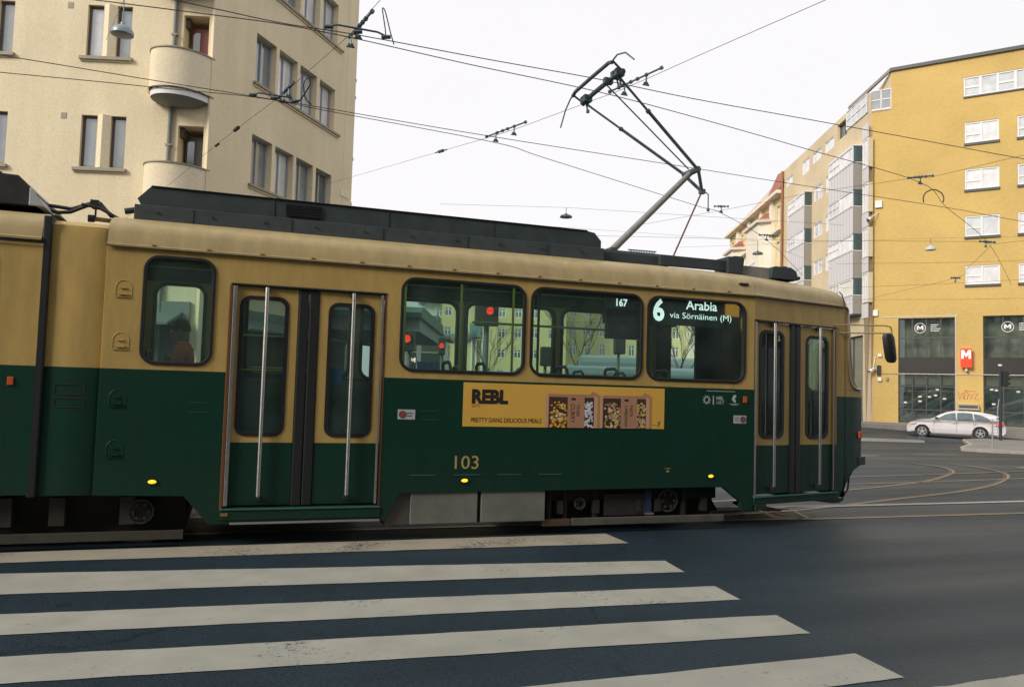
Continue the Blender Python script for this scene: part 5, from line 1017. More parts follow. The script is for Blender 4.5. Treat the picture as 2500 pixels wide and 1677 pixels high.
for bi, (a0, a1, zt, zb) in enumerate(bays):
    F_ = UF.off(-0.62); mb = MB()
    zz = zt; bands = []
    z = zt-1.18
    while z > zb+1.0: bands.append((z-1.86, z)); z -= 3.06
    def quad(u0, z0, u1, z1, w0, w1, m): mb.add([UF(u0, z0, w0), UF(u1, z0, w1), UF(u1, z1, w1), UF(u0, z1, w0)], [(0, 1, 2, 3)], m)
    mb.box(a0-0.05, a1+0.05, -0.66, 0.0, zt, zt+0.08, wfr, T=TB(UF)); mb.box(a0, a1, -0.62, 0.0, zb-0.08, zb, dkm, T=TB(UF))
    for z0, z1 in bands:
        z0 = max(z0, zb); quad(a0, z0, a1, z1, -0.62, -0.62, pnl); quad(a0, z0, a0, z1, -0.62, 0, greyp); quad(a1, z0, a1, z1, -0.62, 0, greyp)
        mb.box(a0-0.03, a1+0.03, -0.65, 0.0, z1, z1+0.05, wfr, T=TB(UF)); mb.box(a0-0.02, a1+0.02, -0.64, 0.0, z0-0.04, z0, dkm, T=TB(UF))
        for k in range(1, 8): mb.box(a0+(a1-a0)*k/8-0.01, a0+(a1-a0)*k/8+0.01, -0.625, -0.615, z0, z1, greyp, T=TB(UF))
    b_ = mb.build('bay', yb)
    for k, (z0, z1) in enumerate([(b[1]+0.05, b[1]+1.16) for b in bands]):
        win(F_, b_, a0+0.02, z0, a0+(a1-a0)*0.52, z1, 0.02, wfr, curt[3], fr=0.08, mull=(a0+(a1-a0)*0.5,)); win(F_, b_, a0+(a1-a0)*0.53, z0, a1-0.02, z1, 0.02, wfr, curt[3 if k % 2 == 0 else 0], fr=0.08, mull=(a0+(a1-a0)*0.66, a0+(a1-a0)*0.8), trans=((z0+z1)/2,))
        q = MB(); q.add([UF(a0, z0, -0.58), UF(a0, z0, -0.02), UF(a0, z1, -0.02), UF(a0, z1, -0.58)], [(0, 1, 2, 3)], mat('teal_pane', (0.05, 0.09, 0.09), 0.1)); q.box(a0-0.02, a0+0.03, -0.30, -0.24, z0, z1, dkm, T=TB(UF)); q.build('side_pane', b_)
mb = MB()
for z in (19.25, 16.2, 13.15, 10.1, 7.0): mb.box(0.12, 1.10, -0.06, 0.0, z, z+0.95, pnl, T=TB(UF))
mb.build('wall_panel', yb)
# glazed terrace on the top floor corner
mb = MB(); mb.box(-6.35, -5.13, 0.0, 0.05, 20.95, 21.13, wfr, T=TB(YF))
Tt = YF; b_ = None
for k in range(3): mb.box(-6.42+0.62*k, -6.36+0.62*k, 0.02, 0.08, 21.13, 22.5, wfr, T=TB(YF))
for z in (21.13, 21.78, 22.44): mb.box(-6.42, -5.13, 0.02, 0.08, z, z+0.06, wfr, T=TB(YF))
for k in range(5): mb.box(0.35+0.9*k, 0.42+0.9*k, 0.0, 0.08, 20.95, 22.3, wfr, T=TB(UF.off(-0.08)))
for z in (20.95, 21.6, 22.25): mb.box(0.35, 3.95, 0.0, 0.08, z, z+0.06, wfr, T=TB(UF.off(-0.08)))
tg = mb.build('terrace_glazing', yb); q = MB(); q.add([YF(-6.4, 21.15, 0.05), YF(-5.13, 21.15, 0.05), YF(-5.13, 22.45, 0.05), YF(-6.4, 22.45, 0.05)], [(0, 1, 2, 3)], curt[1]); q.add([UF(0.35, 21, -0.04), UF(3.95, 21, -0.04), UF(3.95, 22.25, -0.04), UF(0.35, 22.25, -0.04)], [(0, 1, 2, 3)], curt[0]); q.build('pane', tg)
mb = MB(); q0 = YF(-5.13, 0, 0); q1 = YF(-5.13, 0, 0)+UF.d*3.6
mb.add([Vector((q0.x, q0.y, 21.1)), Vector((q1.x, q1.y, 21.1)), Vector((q1.x, q1.y, 22.9)), Vector((q0.x, q0.y, 23.67))], [(0, 1, 2, 3)], cream_br); mb.build('penthouse_wall', yb)
mb = MB(); far = [YF(22, 0), YF(22, 0)+Vector((12, 12, 0)), UF(19.3, 0)+Vector((16, -2, 0)), UF(19.3, 0)]
for u, v in zip(far, far[1:]): mb.add([u, v, v+Vector((0, 0, 22.3)), u+Vector((0, 0, 22.3))], [(0, 1, 2, 3)], ybr)
mb.add([Vector((p.x, p.y, 22.34)) for p in [YF(-5.1, 0, 0.1), YF(22, 0, 0.1)]+far[1:]+[UF(0.6, 0, 0.1)]], [tuple(range(6))], mat('sheet_roof', (0.12, 0.11, 0.10), 0.6)); mb.build('rear_wall', yb)
sg = MB(); T_ = YF.off(-0.30); sg.box(-1.15, -0.53, -0.10, 0.10, 3.74, 4.92, mat('sign_red', (0.72, 0.045, 0.012), 0.4, emit=(0.8, 0.045, 0.01), estr=0.45), T=TB(YF.off(-0.30))); sgo = sg.build('metro_sign', label='red metro sign with white M on the pier between the glazed entrances', category='sign', bevel=0.01)
q = MB(); letter_M(q, YF.off(-0.41), -1.10, 4.28, 0.52, 0.54, mat('sign_white', (0.8, 0.8, 0.8), 0.4, emit=(1, 1, 1), estr=0.3)); q.build('lettering', sgo)
q = MB(); q.box(-0.88, -0.80, -0.3, 0.0, 3.5, 3.74, alu, T=TB(YF)); q.tube([YF(-0.84, 3.60, -0.3), YF(-0.84, 3.52, -0.3)], 0.08, white); q.build('bracket', sgo)

# ---- ornate older building further up the street
ob = thing('apartment_building', 'ornate pale yellow building with red tiled roofs further up the street', 'building', UF(30, 0))
oy = stucco('pale_yellow_stucco', (0.74, 0.60, 0.33)); oc = stucco('cream_trim', (0.78, 0.71, 0.60)); orf = mat('red_tile_roof', (0.34, 0.13, 0.085), 0.75, noise=0.3, nscale=2)
oh = [(a, z, a+1.0, z+1.9) for a in (20.6, 24.2, 27, 29.5, 32, 34.5, 37, 39) for z in (4, 7.4, 10.8, 14.2, 17.6)]
mb = MB(); mb.plate([(19.4, 0), (41, 0), (41, 20.2), (19.4, 20.8)], [rectp(*h) for h in oh], UF, 0.3, oy); mb.build('wall', ob)
for h in oh: win(UF, ob, h[0], h[1], h[2], h[3], 0.2, wfr, curt[0], mull=((h[0]+h[2])/2,), trans=(h[3]-0.5,), fr=0.07)
mb = MB()
for a in (22.4, 26.2, 31, 36): mb.box(a, a+0.9, -0.25, 0.05, 3, 20.4, oc, T=TB(UF))
mb.box(19.4, 41, -0.7, 0.1, 20.3, 20.6, oc, T=TB(UF)); mb.box(19.4, 41, -0.45, 0.1, 16.9, 17.15, oc, T=TB(UF)); mb.box(19.4, 41, -0.35, 0.1, 3.2, 3.5, oc, T=TB(UF)); mb.build('cornice', ob)
for a0, a1, zt in ((22.6, 28.5, 18.3), (33.5, 38.0, 17.6)):
    mb = MB(); mb.loft([[UF(a0, z, 0), UF(a0+0.6, z, -1.3), UF(a1-0.6, z, -1.3), UF(a1, z, 0)] for z in (5, zt)], oc); b_ = mb.build('bay', ob)
    mb = MB(); mb.loft([[UF(a0-e, z, 0.0), UF(a0+0.5-e, z, -1.4-e*0.5), UF(a1-0.5+e, z, -1.4-e*0.5), UF(a1+e, z, 0.0)] for z, e in ((zt, 0.3), (zt+0.25, 0.35))], oc); mb.loft([[UF(a0, zt+0.25, 0.0), UF(a0+0.5, zt+0.25, -1.4), UF(a1-0.5, zt+0.25, -1.4), UF(a1, zt+0.25, 0.0)], [UF(a0+1.5, zt+1.3, 0.2), UF(a0+2, zt+1.3, -0.2), UF(a1-2, zt+1.3, -0.2), UF(a1-1.5, zt+1.3, 0.2)]], orf); mb.build('bay_roof', b_)
    F_ = UF.off(-1.3)
    for z in (6, 9.4, 12.8): win(F_, b_, a0+1.3, z, a1-1.3, z+1.9, 0.0, wfr, curt[0], mull=((a0+a1)/2, a0+2.2, a1-2.2), fr=0.09)
mb = MB(); mb.loft([[UF(19.45, 20.6, -0.5), UF(19.45, 22.7, 0.6), UF(19.45, 23.0, 6), UF(19.45, 20.6, 6)], [UF(23.5, 20.6, -0.5), UF(23.5, 23.2, 0.6), UF(23.5, 23.4, 6), UF(23.5, 20.6, 6)]], orf)
mb.loft([[UF(23.5, 20.6, -0.3), UF(23.5, 22.5, 0.6), UF(23.5, 22.6, 6), UF(23.5, 20.6, 6)], [UF(41, 20.6, -0.3), UF(41, 21.6, 0.6), UF(41, 21.8, 6), UF(41, 20.6, 6)]], mat('pale_roof', (0.55, 0.42, 0.36), 0.7)); mb.build('roof', ob)
mb = MB()
pass
mb.tube([UF(19.42, 0, -0.15), UF(19.42, 22.3, -0.15)], 0.12, mat('copper_pipe', (0.30, 0.13, 0.06), 0.5), n=8); mb.build('drainpipe', ob)
mb = MB(); e1 = UF(41, 0); e2 = UF(41, 0)+Vector((14, -5, 0)); mb.add([e1, e2, e2+Vector((0, 0, 20.5)), e1+Vector((0, 0, 20.5))], [(0, 1, 2, 3)], oy); mb.build('rear_wall', ob)
ob2 = MB(); ob2.box(42, 70, 0, 10, 0, 15.5, oc, T=TB(UF)); ob2.box(41.8, 70, -0.5, 10, 15.5, 15.8, sillm, T=TB(UF))
o = ob2.build('apartment_building', label='low pale building closing the street beyond the ornate one', category='building')
for a in range(44, 66, 3):
    for z in (4, 7.5, 11.5): win(UF, o, a, z, a+1.2, z+1.8, 0.0, wfr, curt[0], fr=0.1)

# ================================================================== FAR SIDE OF THE SQUARE (seen through the tram)
def front(Z): return Plane((CAM.x+0.3248*Z, CAM.y+0.9458*Z), d=(0.9458, -0.3248, 0))
def block(name, label, Z, s0, s1, z1, wins_, m, fm, depth=12, rf=None, pm=1, mull=True, cat='building', trans=True):
    P = front(Z); o = thing(name, label, cat, P((s0+s1)/2, 0, 0)); mb = MB()
    mb.plate([(s0, -0.5), (s1, -0.5), (s1, z1), (s0, z1)], [rectp(*h) for h in wins_], P, 0.3, m)
    mb.box(s0, s0+0.3, 0.3, depth, -0.5, z1, m, T=TB(P)); mb.box(s1-0.3, s1, 0.3, depth, -0.5, z1, m, T=TB(P)); mb.box(s0, s1, depth-0.3, depth, -0.5, z1-0.01, m, T=TB(P)); mb.build('wall', o)
    mb = MB(); mb.box(s0-0.3, s1+0.3, -0.3, depth, z1, z1+0.3, rf or sillm, T=TB(P)); mb.build('roof', o)
    for h in wins_: win(P, o, h[0], h[1], h[2], h[3], 0.12, fm, curt[pm], mull=((h[0]+h[2])/2,) if mull else (), trans=(h[1]+(h[3]-h[1])*0.7,) if trans else (), fr=0.1, open_bar=0.12)
    return P, o
yA = stucco('yellow_stucco_far', (0.60, 0.54, 0.27)); yB = stucco('pale_yellow_stucco_far', (0.64, 0.58, 0.32)); whs = stucco('white_stucco_far', (0.62, 0.66, 0.64))
wA = [(a, z, a+1.05, z+1.3) for a in (-10.0, -7.4, -4.8, -2.1, 0.3, 2.7, 5.3) for z in (3.1, 6.15, 9.15, 12.1, 15.1, 18.1)]
block('apartment_building', 'yellow stucco block across the square seen through the first wide tram window', 115, -10.4, 7.9, 21, wA, yA, wfr, pm=2)
wB = [(a, z, a+0.98, z+1.75) for a in [8.95+2.28*k for k in range(10)] for z in (3.0, 7.25, 10.15, 13.2, 16.2)]
P, o = block('apartment_building', 'pale yellow building with tall paned windows seen through the middle tram window', 122, 8.4, 32, 20.5, wB, yB, wfr, pm=2)
mb = MB(); mb.box(8.4, 32, -0.15, 0, 5.6, 5.85, oc, T=TB(P)); mb.box(8.4, 32, -0.12, 0, 12.5, 12.65, oc, T=TB(P)); mb.build('string_course', o)
wW = [(a, z, a+0.9, z+1.2) for a in (-16.6, -11.6) for z in (3, 6, 9.2, 12.3, 15.4)]
P, o = block('apartment_building', 'white block with stacked balconies far off behind the grey pavilion', 119, -20, -10.6, 20, wW, whs, wfr, pm=1)
for z in (5.2, 8.3, 11.3, 14.4, 17.5):
    for a in (-14.4, -12.4):
        mb = MB(); mb.box(a, a+1.3, -1.2, 0, z, z+1.0, mat('balcony_teal', (0.10, 0.16, 0.16), 0.7), T=TB(P)); mb.box(a, a+1.3, -1.2, 0, z-0.15, z, whs, T=TB(P)); mb.build('balcony', o)
wL = [(a, z, a+1.3, z+1.5) for a in [-44+3.1*k for k in range(7)] for z in (3, 6.2, 9.4, 12.6)]
block('office_building', 'dull grey block beyond the pavilion at the far left', 100, -46, -21.5, 17, wL, stucco('grey_stucco_far', (0.30, 0.33, 0.31)), dkm, pm=2)
wR = [(a, z, a+1.3, z+1.5) for a in [33.4+3.0*k for k in range(4)] for z in (3, 6.2, 9.4, 12.6)]
block('apartment_building', 'ochre block behind the tram cab across the square', 110, 32.4, 46, 16.5, wR, stucco('ochre_stucco_far', (0.42, 0.33, 0.17)), wfr, pm=2)
postm_ = mat('post_grey', (0.12, 0.13, 0.125), 0.5, noise=0.2)
P = front(28); o = thing('pavilion', 'grey pavilion with a green metal roof edge seen through the tram windows', 'pavilion', P(-9, 0, 0))
mb = MB(); mb.box(-16, -3.32, 0.0, 9, 3.47, 3.95, mat('grey_render', (0.27, 0.28, 0.26), 0.8, noise=0.15), T=TB(P)); mb.box(-15.5, -15.1, 0.5, 0.9, -0.3, 3.5, postm_, T=TB(P)); mb.box(-8.9, -8.6, 0.5, 0.8, -0.3, 3.5, postm_, T=TB(P)); mb.box(-16, -9.3, 4, 4.3, -0.3, 3.5, mat('dark_shopfront', (0.025, 0.03, 0.03), 0.4), T=TB(P)); mb.build('wall', o)
mb = MB(); mb.loft([[P(a, z, w_) for z, w_ in ((3.93, -0.5), (4.10, -0.6), (4.35+max(0, (-3.2-a)*0.02), 0.2), (4.35, 8), (3.93, 9))] for a in (-16, -3.2)], mat('green_roof', (0.05, 0.13, 0.11), 0.6)); mb.build('roof', o)
mb = MB(); 
for a in (-15, -13.2, -11.4): mb.box(a, a+1.5, 3.95, 3.99, 1.0, 3.0, curt[2], T=TB(P))
mb.build('window', o)
text_T = P.off(-0.66)
P = front(50); o = thing('station_kiosk', 'white framed glass kiosk under a flat canopy, left in the wide tram window', 'kiosk', P(-5.5, 0, 0))
mb = MB(); mb.box(-7.2, -3.9, -0.5, 4, 4.58, 4.78, sillm, T=TB(P)); mb.box(-6.2, -4.4, -0.1, 3.6, 4.36, 4.58, mat('kiosk_fascia', (0.10, 0.14, 0.17), 0.5), T=TB(P)); mb.build('canopy', o)
mb = MB()
for a in (-6.9, -6.05, -4.38): mb.box(a, a+0.28, -0.1, 0.2, -0.3, 4.4, white, T=TB(P))
mb.box(-7.1, -4.1, -0.05, 0.1, 3.68, 3.76, white, T=TB(P)); mb.build('frame', o)
mb = MB(); mb.box(-7.0, -4.2, 0.05, 3.5, -0.3, 4.36, curt[2], T=TB(P)); mb.build('glazing', o)
P = front(72); o = thing('market_hall', 'low hall with white vertical fins and a teal roof beneath the yellow block', 'building', P(-4, 0, 0))
mb = MB(); mb.box(-6.5, -2.4, 0, 8, -0.3, 6.0, yA, T=TB(P)); mb.build('wall', o); mb = MB(); mb.box(-6.8, -3.6, -0.4, 8, 6.0, 6.45, mat('teal_roof', (0.14, 0.24, 0.23), 0.6), T=TB(P)); mb.box(-3.9, -2.9, -0.5, 2, 6.2, 7.5, mat('teal_roof', (0.14, 0.24, 0.23), 0.6), T=TB(P)); mb.build('roof', o)
for a in (-5.2, -4.85, -3.75, -3.35, -2.8):
    mb = MB(); mb.box(a, a+0.14, -0.3, 0, -0.3, 6.0, white, T=TB(P)); mb.build('fin', o)
P = front(40); mb = MB(); mb.box(-4.8, -3.62, 0, 0.1, -0.3, 2.80, mat('blue_hoarding', (0.015, 0.08, 0.17), 0.6, noise=0.15), T=TB(P))
for k in range(5): mb.box(-4.8+0.25*k, -4.77+0.25*k, -0.03, 0, -0.3, 2.80, mat('blue_hoarding_dark', (0.01, 0.05, 0.11), 0.6), T=TB(P))
mb.build('hoarding', label='blue hoarding below the kiosk seen through the first wide window', category='hoarding')
mb = MB(); mb.box(-5.2, -4.82, -0.1, 0.0, 2.66, 3.06, mat('sign_red_dark', (0.45, 0.05, 0.03), 0.5), T=TB(P)); mb.box(-5.03, -4.98, -0.06, 0.0, -0.3, 2.66, steel, T=TB(P)); o = mb.build('metro_sign', label='small lit M sign on a post beside the blue hoarding', category='sign')
q = MB(); letter_M(q, P.off(-0.11), -5.15, 2.74, 0.28, 0.24, mat('lit_letter', (0.9, 0.8, 0.75), 0.4, emit=(1, 0.9, 0.85), estr=1.0)); q.build('lettering', o)
# vehicles behind the tram
def boxy(name, label, cat, Z, s0, s1, z1, body, wz0, wz1, n):
    P = front(Z); g0 = gz(*P(s0, 0, 0)[:2]); o = thing(name, label, cat, P((s0+s1)/2, g0, 0)); mb = MB()
    mb.loft([[P(s0+e, z, w_) for z, w_ in ((g0+0.35, 0.0), (z1-0.45, 0.0), (z1-0.12, 0.12), (z1, 0.4), (z1, 2.1), (z1-0.12, 2.38), (z1-0.45, 2.5), (g0+0.35, 2.5))] for e in (0,)]+[[P(s1, z, w_) for z, w_ in ((g0+0.35, 0.0), (z1-0.45, 0.0), (z1-0.12, 0.12), (z1, 0.4), (z1, 2.1), (z1-0.12, 2.38), (z1-0.45, 2.5), (g0+0.35, 2.5))]], body); mb.build('body', o, bevel=0.06)
    for k in range(n):
        a = s0+0.3+(s1-s0-0.6)*k/n; q = MB(); q.box(a, a+(s1-s0-0.6)/n-0.08, -0.01, 0.02, wz0, wz1, curt[2], T=TB(P)); q.build('window', o)
    for a in (s0+1.0, s1-1.2):
        q = MB(); q.tube([P(a, g0+0.42, -0.02), P(a, g0+0.42, 0.3)], 0.42, rubber, n=20); q.tube([P(a, g0+0.42, -0.03), P(a, g0+0.42, -0.02)], 0.24, alu, n=14); q.build('wheel', o)
    return P, o
pt = mat('pale_teal_paint', (0.32, 0.42, 0.42), 0.5, noise=0.1)
boxy('bus', 'long pale teal bus waiting behind the tram at the lower edge of its windows', 'bus', 45, 3.2, 15.0, 3.02, pt, 1.5, 2.35, 7)
boxy('bus', 'taller grey teal bus standing behind the long pale one', 'bus', 52, 4.6, 16.5, 3.95, mat('grey_teal_paint', (0.38, 0.47, 0.46), 0.5, noise=0.1), 1.6, 2.7, 7)
boxy('delivery_van', 'pale van seen low in the first wide tram window', 'van', 48, -2.6, 2.4, 2.62, pt, 1.5, 2.1, 2)
P, o = boxy('minibus', 'dark minibus with red tail lamps low in the middle tram window', 'minibus', 30, 3.9, 7.6, 2.34, mat('dark_teal_paint', (0.04, 0.09, 0.085), 0.4), 1.6, 2.0, 3)
for a, w_ in ((4.05, 0.40), (4.52, 0.16)):
    q = MB(); q.box(a, a+w_, -0.05, 0.0, 2.05, 2.13, redl, T=TB(P)); q.build('tail_lamp', o)
# signals behind the tram
sigm = mat('signal_black', (0.02, 0.022, 0.02), 0.5); postm = mat('post_grey', (0.12, 0.13, 0.125), 0.5, noise=0.2)
def signal(label, Z, ps, zb, zt, hw, lamps, pw=0.05, plate_=None, hs=None):
    P = front(Z); g0 = gz(*P(ps, 0, 0)[:2]); o = thing('traffic_signal', label, 'traffic signal', P(ps, g0, 0)); mb = MB()
    mb.tube([P(ps, g0, 0), P(ps, zt-0.02, 0)], pw, postm, n=12); mb.tube([P(ps, g0, 0), P(ps, g0+0.12, 0)], pw*1.8, postm, n=12); mb.build('post', o, smooth=True)
    hs = ps if hs is None else hs
    mb = MB(); mb.box(hs-hw, hs+hw, -0.22, -0.04, zb, zt, sigm, T=TB(P)); h = mb.build('housing', o, bevel=0.02)
    for a, z, r_, m_ in lamps:
        q = MB(); q.tube([P(a, z, -0.24), P(a, z, -0.20)], r_, m_, n=18); q.build('lamp', o); q = MB(); q.ring([(a+r_*1.15*math.cos(R(t)), z+r_*1.15*math.sin(R(t))) for t in range(0, 181, 15)]+[(a-r_*1.15, z), (a+r_*1.15, z)], [(a+r_*1.05*math.cos(R(t)), z+r_*1.05*math.sin(R(t))) for t in range(0, 181, 15)]+[(a-r_*1.05, z), (a+r_*1.05, z)], P, -0.34, -0.22, sigm); q.build('visor', h)
    return P, o
signal('wide two sided pedestrian signal showing red in the first wide tram window', 16, -0.53, 2.76, 3.16, 0.24, [(-0.46, 3.06, 0.075, redl)], pw=0.055)
signal('pedestrian signal glowing red at the left edge of the first wide window', 16, -2.08, 2.20, 2.62, 0.11, [(-2.11, 2.45, 0.075, redl)], pw=0.04)
signal('narrow pedestrian signal showing red above the blue hoarding', 16, -1.42, 2.15, 2.50, 0.07, [(-1.41, 2.33, 0.05, redl)], pw=0.035)
signal('dark signal head on a thin post right of the small bare tree', 16, 2.17, 2.27, 2.72, 0.115, [], pw=0.03)
signal('dark slim signal between the first two wide tram windows', 14, 0.60, 1.92, 2.26, 0.10, [], pw=0.03)
# bare trees
barkm = mat('bark', (0.045, 0.04, 0.03), 0.9, noise=0.3)
def bare_tree(label, P, s, h, seed, n=5, spread=0.5):
    random.seed(seed); b = P(s, 0, 0); g0 = gz(b.x, b.y); b.z = g0; o = thing('bare_tree', label, 'tree', b, 'bare trees on the square')
    tr = MB(); top = b+Vector((0.1, 0, h*0.45)); tr.tube([b, b.lerp(top, 0.5)+Vector((0.05, 0, 0)), top], 0.11, barkm, n=7, r1=0.06); tr.build('trunk', o)
    cr_ = MB()
    def grow(p, d, l, r, k):
        e = p+d*l; m_ = p.lerp(e, 0.5)+Vector((random.uniform(-1, 1), random.uniform(-1, 1), random.uniform(0, 0.5)))*l*0.06
        cr_.tube([p, m_, e], r, barkm, n=4, caps=False, r1=r*0.55)
        if k == 0: return
        for i in range(3 if k > 1 else 4):
            dd_ = (d+Vector((random.uniform(-1, 1), random.uniform(-1, 1), random.uniform(-0.1, 0.7)))*spread).normalized(); grow(p.lerp(e, random.uniform(0.45, 1)), dd_, l*random.uniform(0.55, 0.8), r*0.6, k-1)
    for i in range(n):
        a = 6.28*i/n+random.uniform(-.3, .3); grow(b.lerp(top, random.uniform(0.55, 1)), Vector((math.cos(a)*0.6, math.sin(a)*0.6, 1)).normalized(), h*0.30, 0.036, 4)
    cr_.build('crown', o)
bare_tree('small bare tree before the pale yellow building in the middle window', front(60), 4.95, 8.6, 3)
bare_tree('bare tree before the yellow stucco block in the first wide window', front(70), -2.1, 7.5, 5)
bare_tree('dense bare tree behind the destination display window', front(50), 10.7, 7.4, 8, n=7)
bare_tree('bare tree right of the dense one behind the cab window', front(56), 14.6, 8.0, 12, n=6)

# ================================================================== WHITE CAR
CP = Plane((33.82, 25.52), d=(math.cos(R(-51)), math.sin(R(-51)), 0)); c0 = 0.0; cg = -0.345
CT = lambda u, z, w=0.0: CP(c0+u, cg+z, w)
car = thing('parked_car', 'white estate car in profile in front of the glazed metro entrance', 'car', CT(2.3, 0, 0.9))
cw = mat('white_car_paint', (0.66, 0.63, 0.64), 0.25, coat=0.6, noise=0.05, nscale=1); cglass = mat('car_glass', (0.09, 0.14, 0.15), 0.06, spec=0.9, noise=0.3, nscale=2)
def arch(cx, r): return [(cx+r*math.cos(R(t)), max(0.20, 0.31+r*math.sin(R(t)))) for t in range(0, 181, 12)]
lo = [(0.02, 0.22), (0.45, 0.20)][::1]
bodyp = [(4.40, 0.24), (4.55, 0.36), (4.57, 0.60), (4.50, 0.80), (4.42, 0.95), (3.9, 0.965), (2.4, 0.96), (1.25, 0.975), (1.0, 0.955), (0.55, 0.90), (0.20, 0.77), (0.04, 0.62), (0.0, 0.40), (0.06, 0.24)]
a1 = [(x, z) for x, z in arch(0.78, 0.36)][::-1]; a2 = [(x, z) for x, z in arch(3.44, 0.36)][::-1]
outl_ = bodyp+a1+[(1.3, 0.19), (2.9, 0.19)]+a2
def Tb(u, z, w):
    k = 0 if w < 0.5 else 1; e = min(u, 4.57-u); ins = 0.42*max(0, 1-e/0.6)**2+0.05*max(0, (0.45-z)/0.25)+0.04*max(0, (z-0.75)/0.2); return CT(u, z, ins if k == 0 else 1.78-ins)
mb = MB(); mb.plate(outl_, [], Tb, 1.78, cw); body = mb.build('body', car, bevel=0.03)
gh = [(1.12, 0.955), (1.30, 1.02), (1.60, 1.21), (1.92, 1.355), (2.25, 1.415), (2.75, 1.43), (3.3, 1.405), (3.9, 1.31), (4.24, 1.21), (4.28, 1.16), (4.10, 1.12), (4.32, 1.0), (4.40, 0.955)]
def Tg(u, z, w): ins = 0.03+0.26*max(0, (z-0.94)/0.5)+0.12*max(0, 1-min(u-1.12, 4.4-u)/0.5)**2; return CT(u, z, ins+(w if w < 0.5 else 0)) if w < 0.5 else CT(u, z, 1.78-ins)
mb = MB(); mb.plate(gh[::-1], [], Tg, 1.78, cw); mb.build('roof', car, bevel=0.03)
for pts in ([(1.52, 1.02), (1.50, 0.985), (2.33, 0.99), (2.33, 1.33), (2.12, 1.31), (1.85, 1.22)], [(2.40, 0.99), (3.12, 0.995), (3.08, 1.32), (2.75, 1.345), (2.40, 1.335)], [(3.19, 0.995), (3.92, 1.01), (3.75, 1.12), (3.45, 1.245), (3.15, 1.31)]):
    mb = MB(); mb.add([Tg(u, z, -0.012) for u, z in pts], [tuple(range(len(pts)))], cglass); mb.build('side_window', car)
mb = MB(); mb.add([CT(1.22, 1.0, 0.22), CT(1.88, 1.35, 0.34), CT(1.88, 1.35, 1.44), CT(1.22, 1.0, 1.56)], [(0, 1, 2, 3)], cglass); mb.build('windscreen', car)
mb = MB(); mb.add([Tg(4.12, 1.13, -0.012), Tg(4.30, 1.02, -0.012), CT(4.36, 1.02, 0.5), CT(4.25, 1.16, 0.5)], [(0, 1, 2, 3)], cglass); mb.build('rear_window', car)
for u in (0.78, 3.44):
    mb = MB(); mb.tube([CT(u, 0.31, 0.06), CT(u, 0.31, 0.26)], 0.315, rubber, n=30); mb.tube([CT(u, 0.31, 1.52), CT(u, 0.31, 1.72)], 0.315, rubber, n=30); mb.box(u-0.34, u+0.34, 0.28, 1.5, 0.2, 0.62, rubber, T=lambda x, y, z: CT(x, z, y)); wh = mb.build('wheel', car)
    q = MB(); q.tube([CT(u, 0.31, 0.05), CT(u, 0.31, 0.07)], 0.06, alu, n=12); q.ring([(u+0.21*math.cos(R(t)), 0.31+0.21*math.sin(R(t))) for t in range(0, 360, 18)], [(u+0.185*math.cos(R(t)), 0.31+0.185*math.sin(R(t))) for t in range(0, 360, 18)], CT, 0.045, 0.07, alu)
    for k in range(5):
        t = R(72*k+20); p_ = Vector((math.cos(t), math.sin(t))); n_ = Vector((-p_.y, p_.x))
        q.add([CT(u+v.x, 0.31+v.y, 0.05) for v in (p_*0.04-n_*0.03, p_*0.20-n_*0.02, p_*0.20+n_*0.02, p_*0.04+n_*0.03)], [(0, 1, 2, 3)], alu)
    q.build('rim', wh)
mb = MB(); mb.add([Tb(u, z, -0.008) for u, z in ((0.10, 0.62), (0.16, 0.72), (0.50, 0.80), (0.42, 0.70))], [(0, 1, 2, 3)], mat('headlamp_glass', (0.7, 0.6, 0.5), 0.1)); mb.build('headlight', car)
mb = MB(); mb.add([Tb(u, z, -0.008) for u, z in ((4.0, 0.86), (4.22, 0.74), (4.50, 0.76), (4.46, 0.88))], [(0, 1, 2, 3)], mat('tail_red', (0.5, 0.03, 0.02), 0.3, emit=(0.9, 0.05, 0.03), estr=0.6)); mb.build('taillight', car)
mb = MB(); mb.loft([[CT(u, z, w_) for u, z in ((1.36, 1.0), (1.50, 0.99), (1.54, 1.07), (1.42, 1.09))] for w_ in (-0.12, 0.05)], rubber); mb.build('mirror', car, bevel=0.01)
for u in (1.95+0.2, 3.05): 
    mb = MB(); mb.box(u, u+0.18, -0.012, 0.06, 0.835, 0.86, cw, T=lambda x, y, z: CT(x, z, y+0.03)); mb.build('door_handle', car)
mb = MB(); mb.box(1.2, 3.05, 0.035, 0.08, 0.20, 0.26, mat('sill_grey', (0.2, 0.2, 0.2), 0.5), T=lambda x, y, z: CT(x, z, y))
for u in (1.32, 2.365, 3.16): mb.box(u, u+0.008, -0.004, 0.04, 0.30, 0.93, mat('seam_dark', (0.12, 0.12, 0.12), 0.5), T=lambda x, y, z: CT(x, z, y+0.001))
mb.build('door_seam', car)
mb = MB(); mb.loft([[CT(u, z, w_) for u, z in ((2.5, 1.42), (2.72, 1.42), (2.66, 1.50), (2.60, 1.50))] for w_ in (0.75, 1.0)], rubber); mb.build('roof_fin', car)

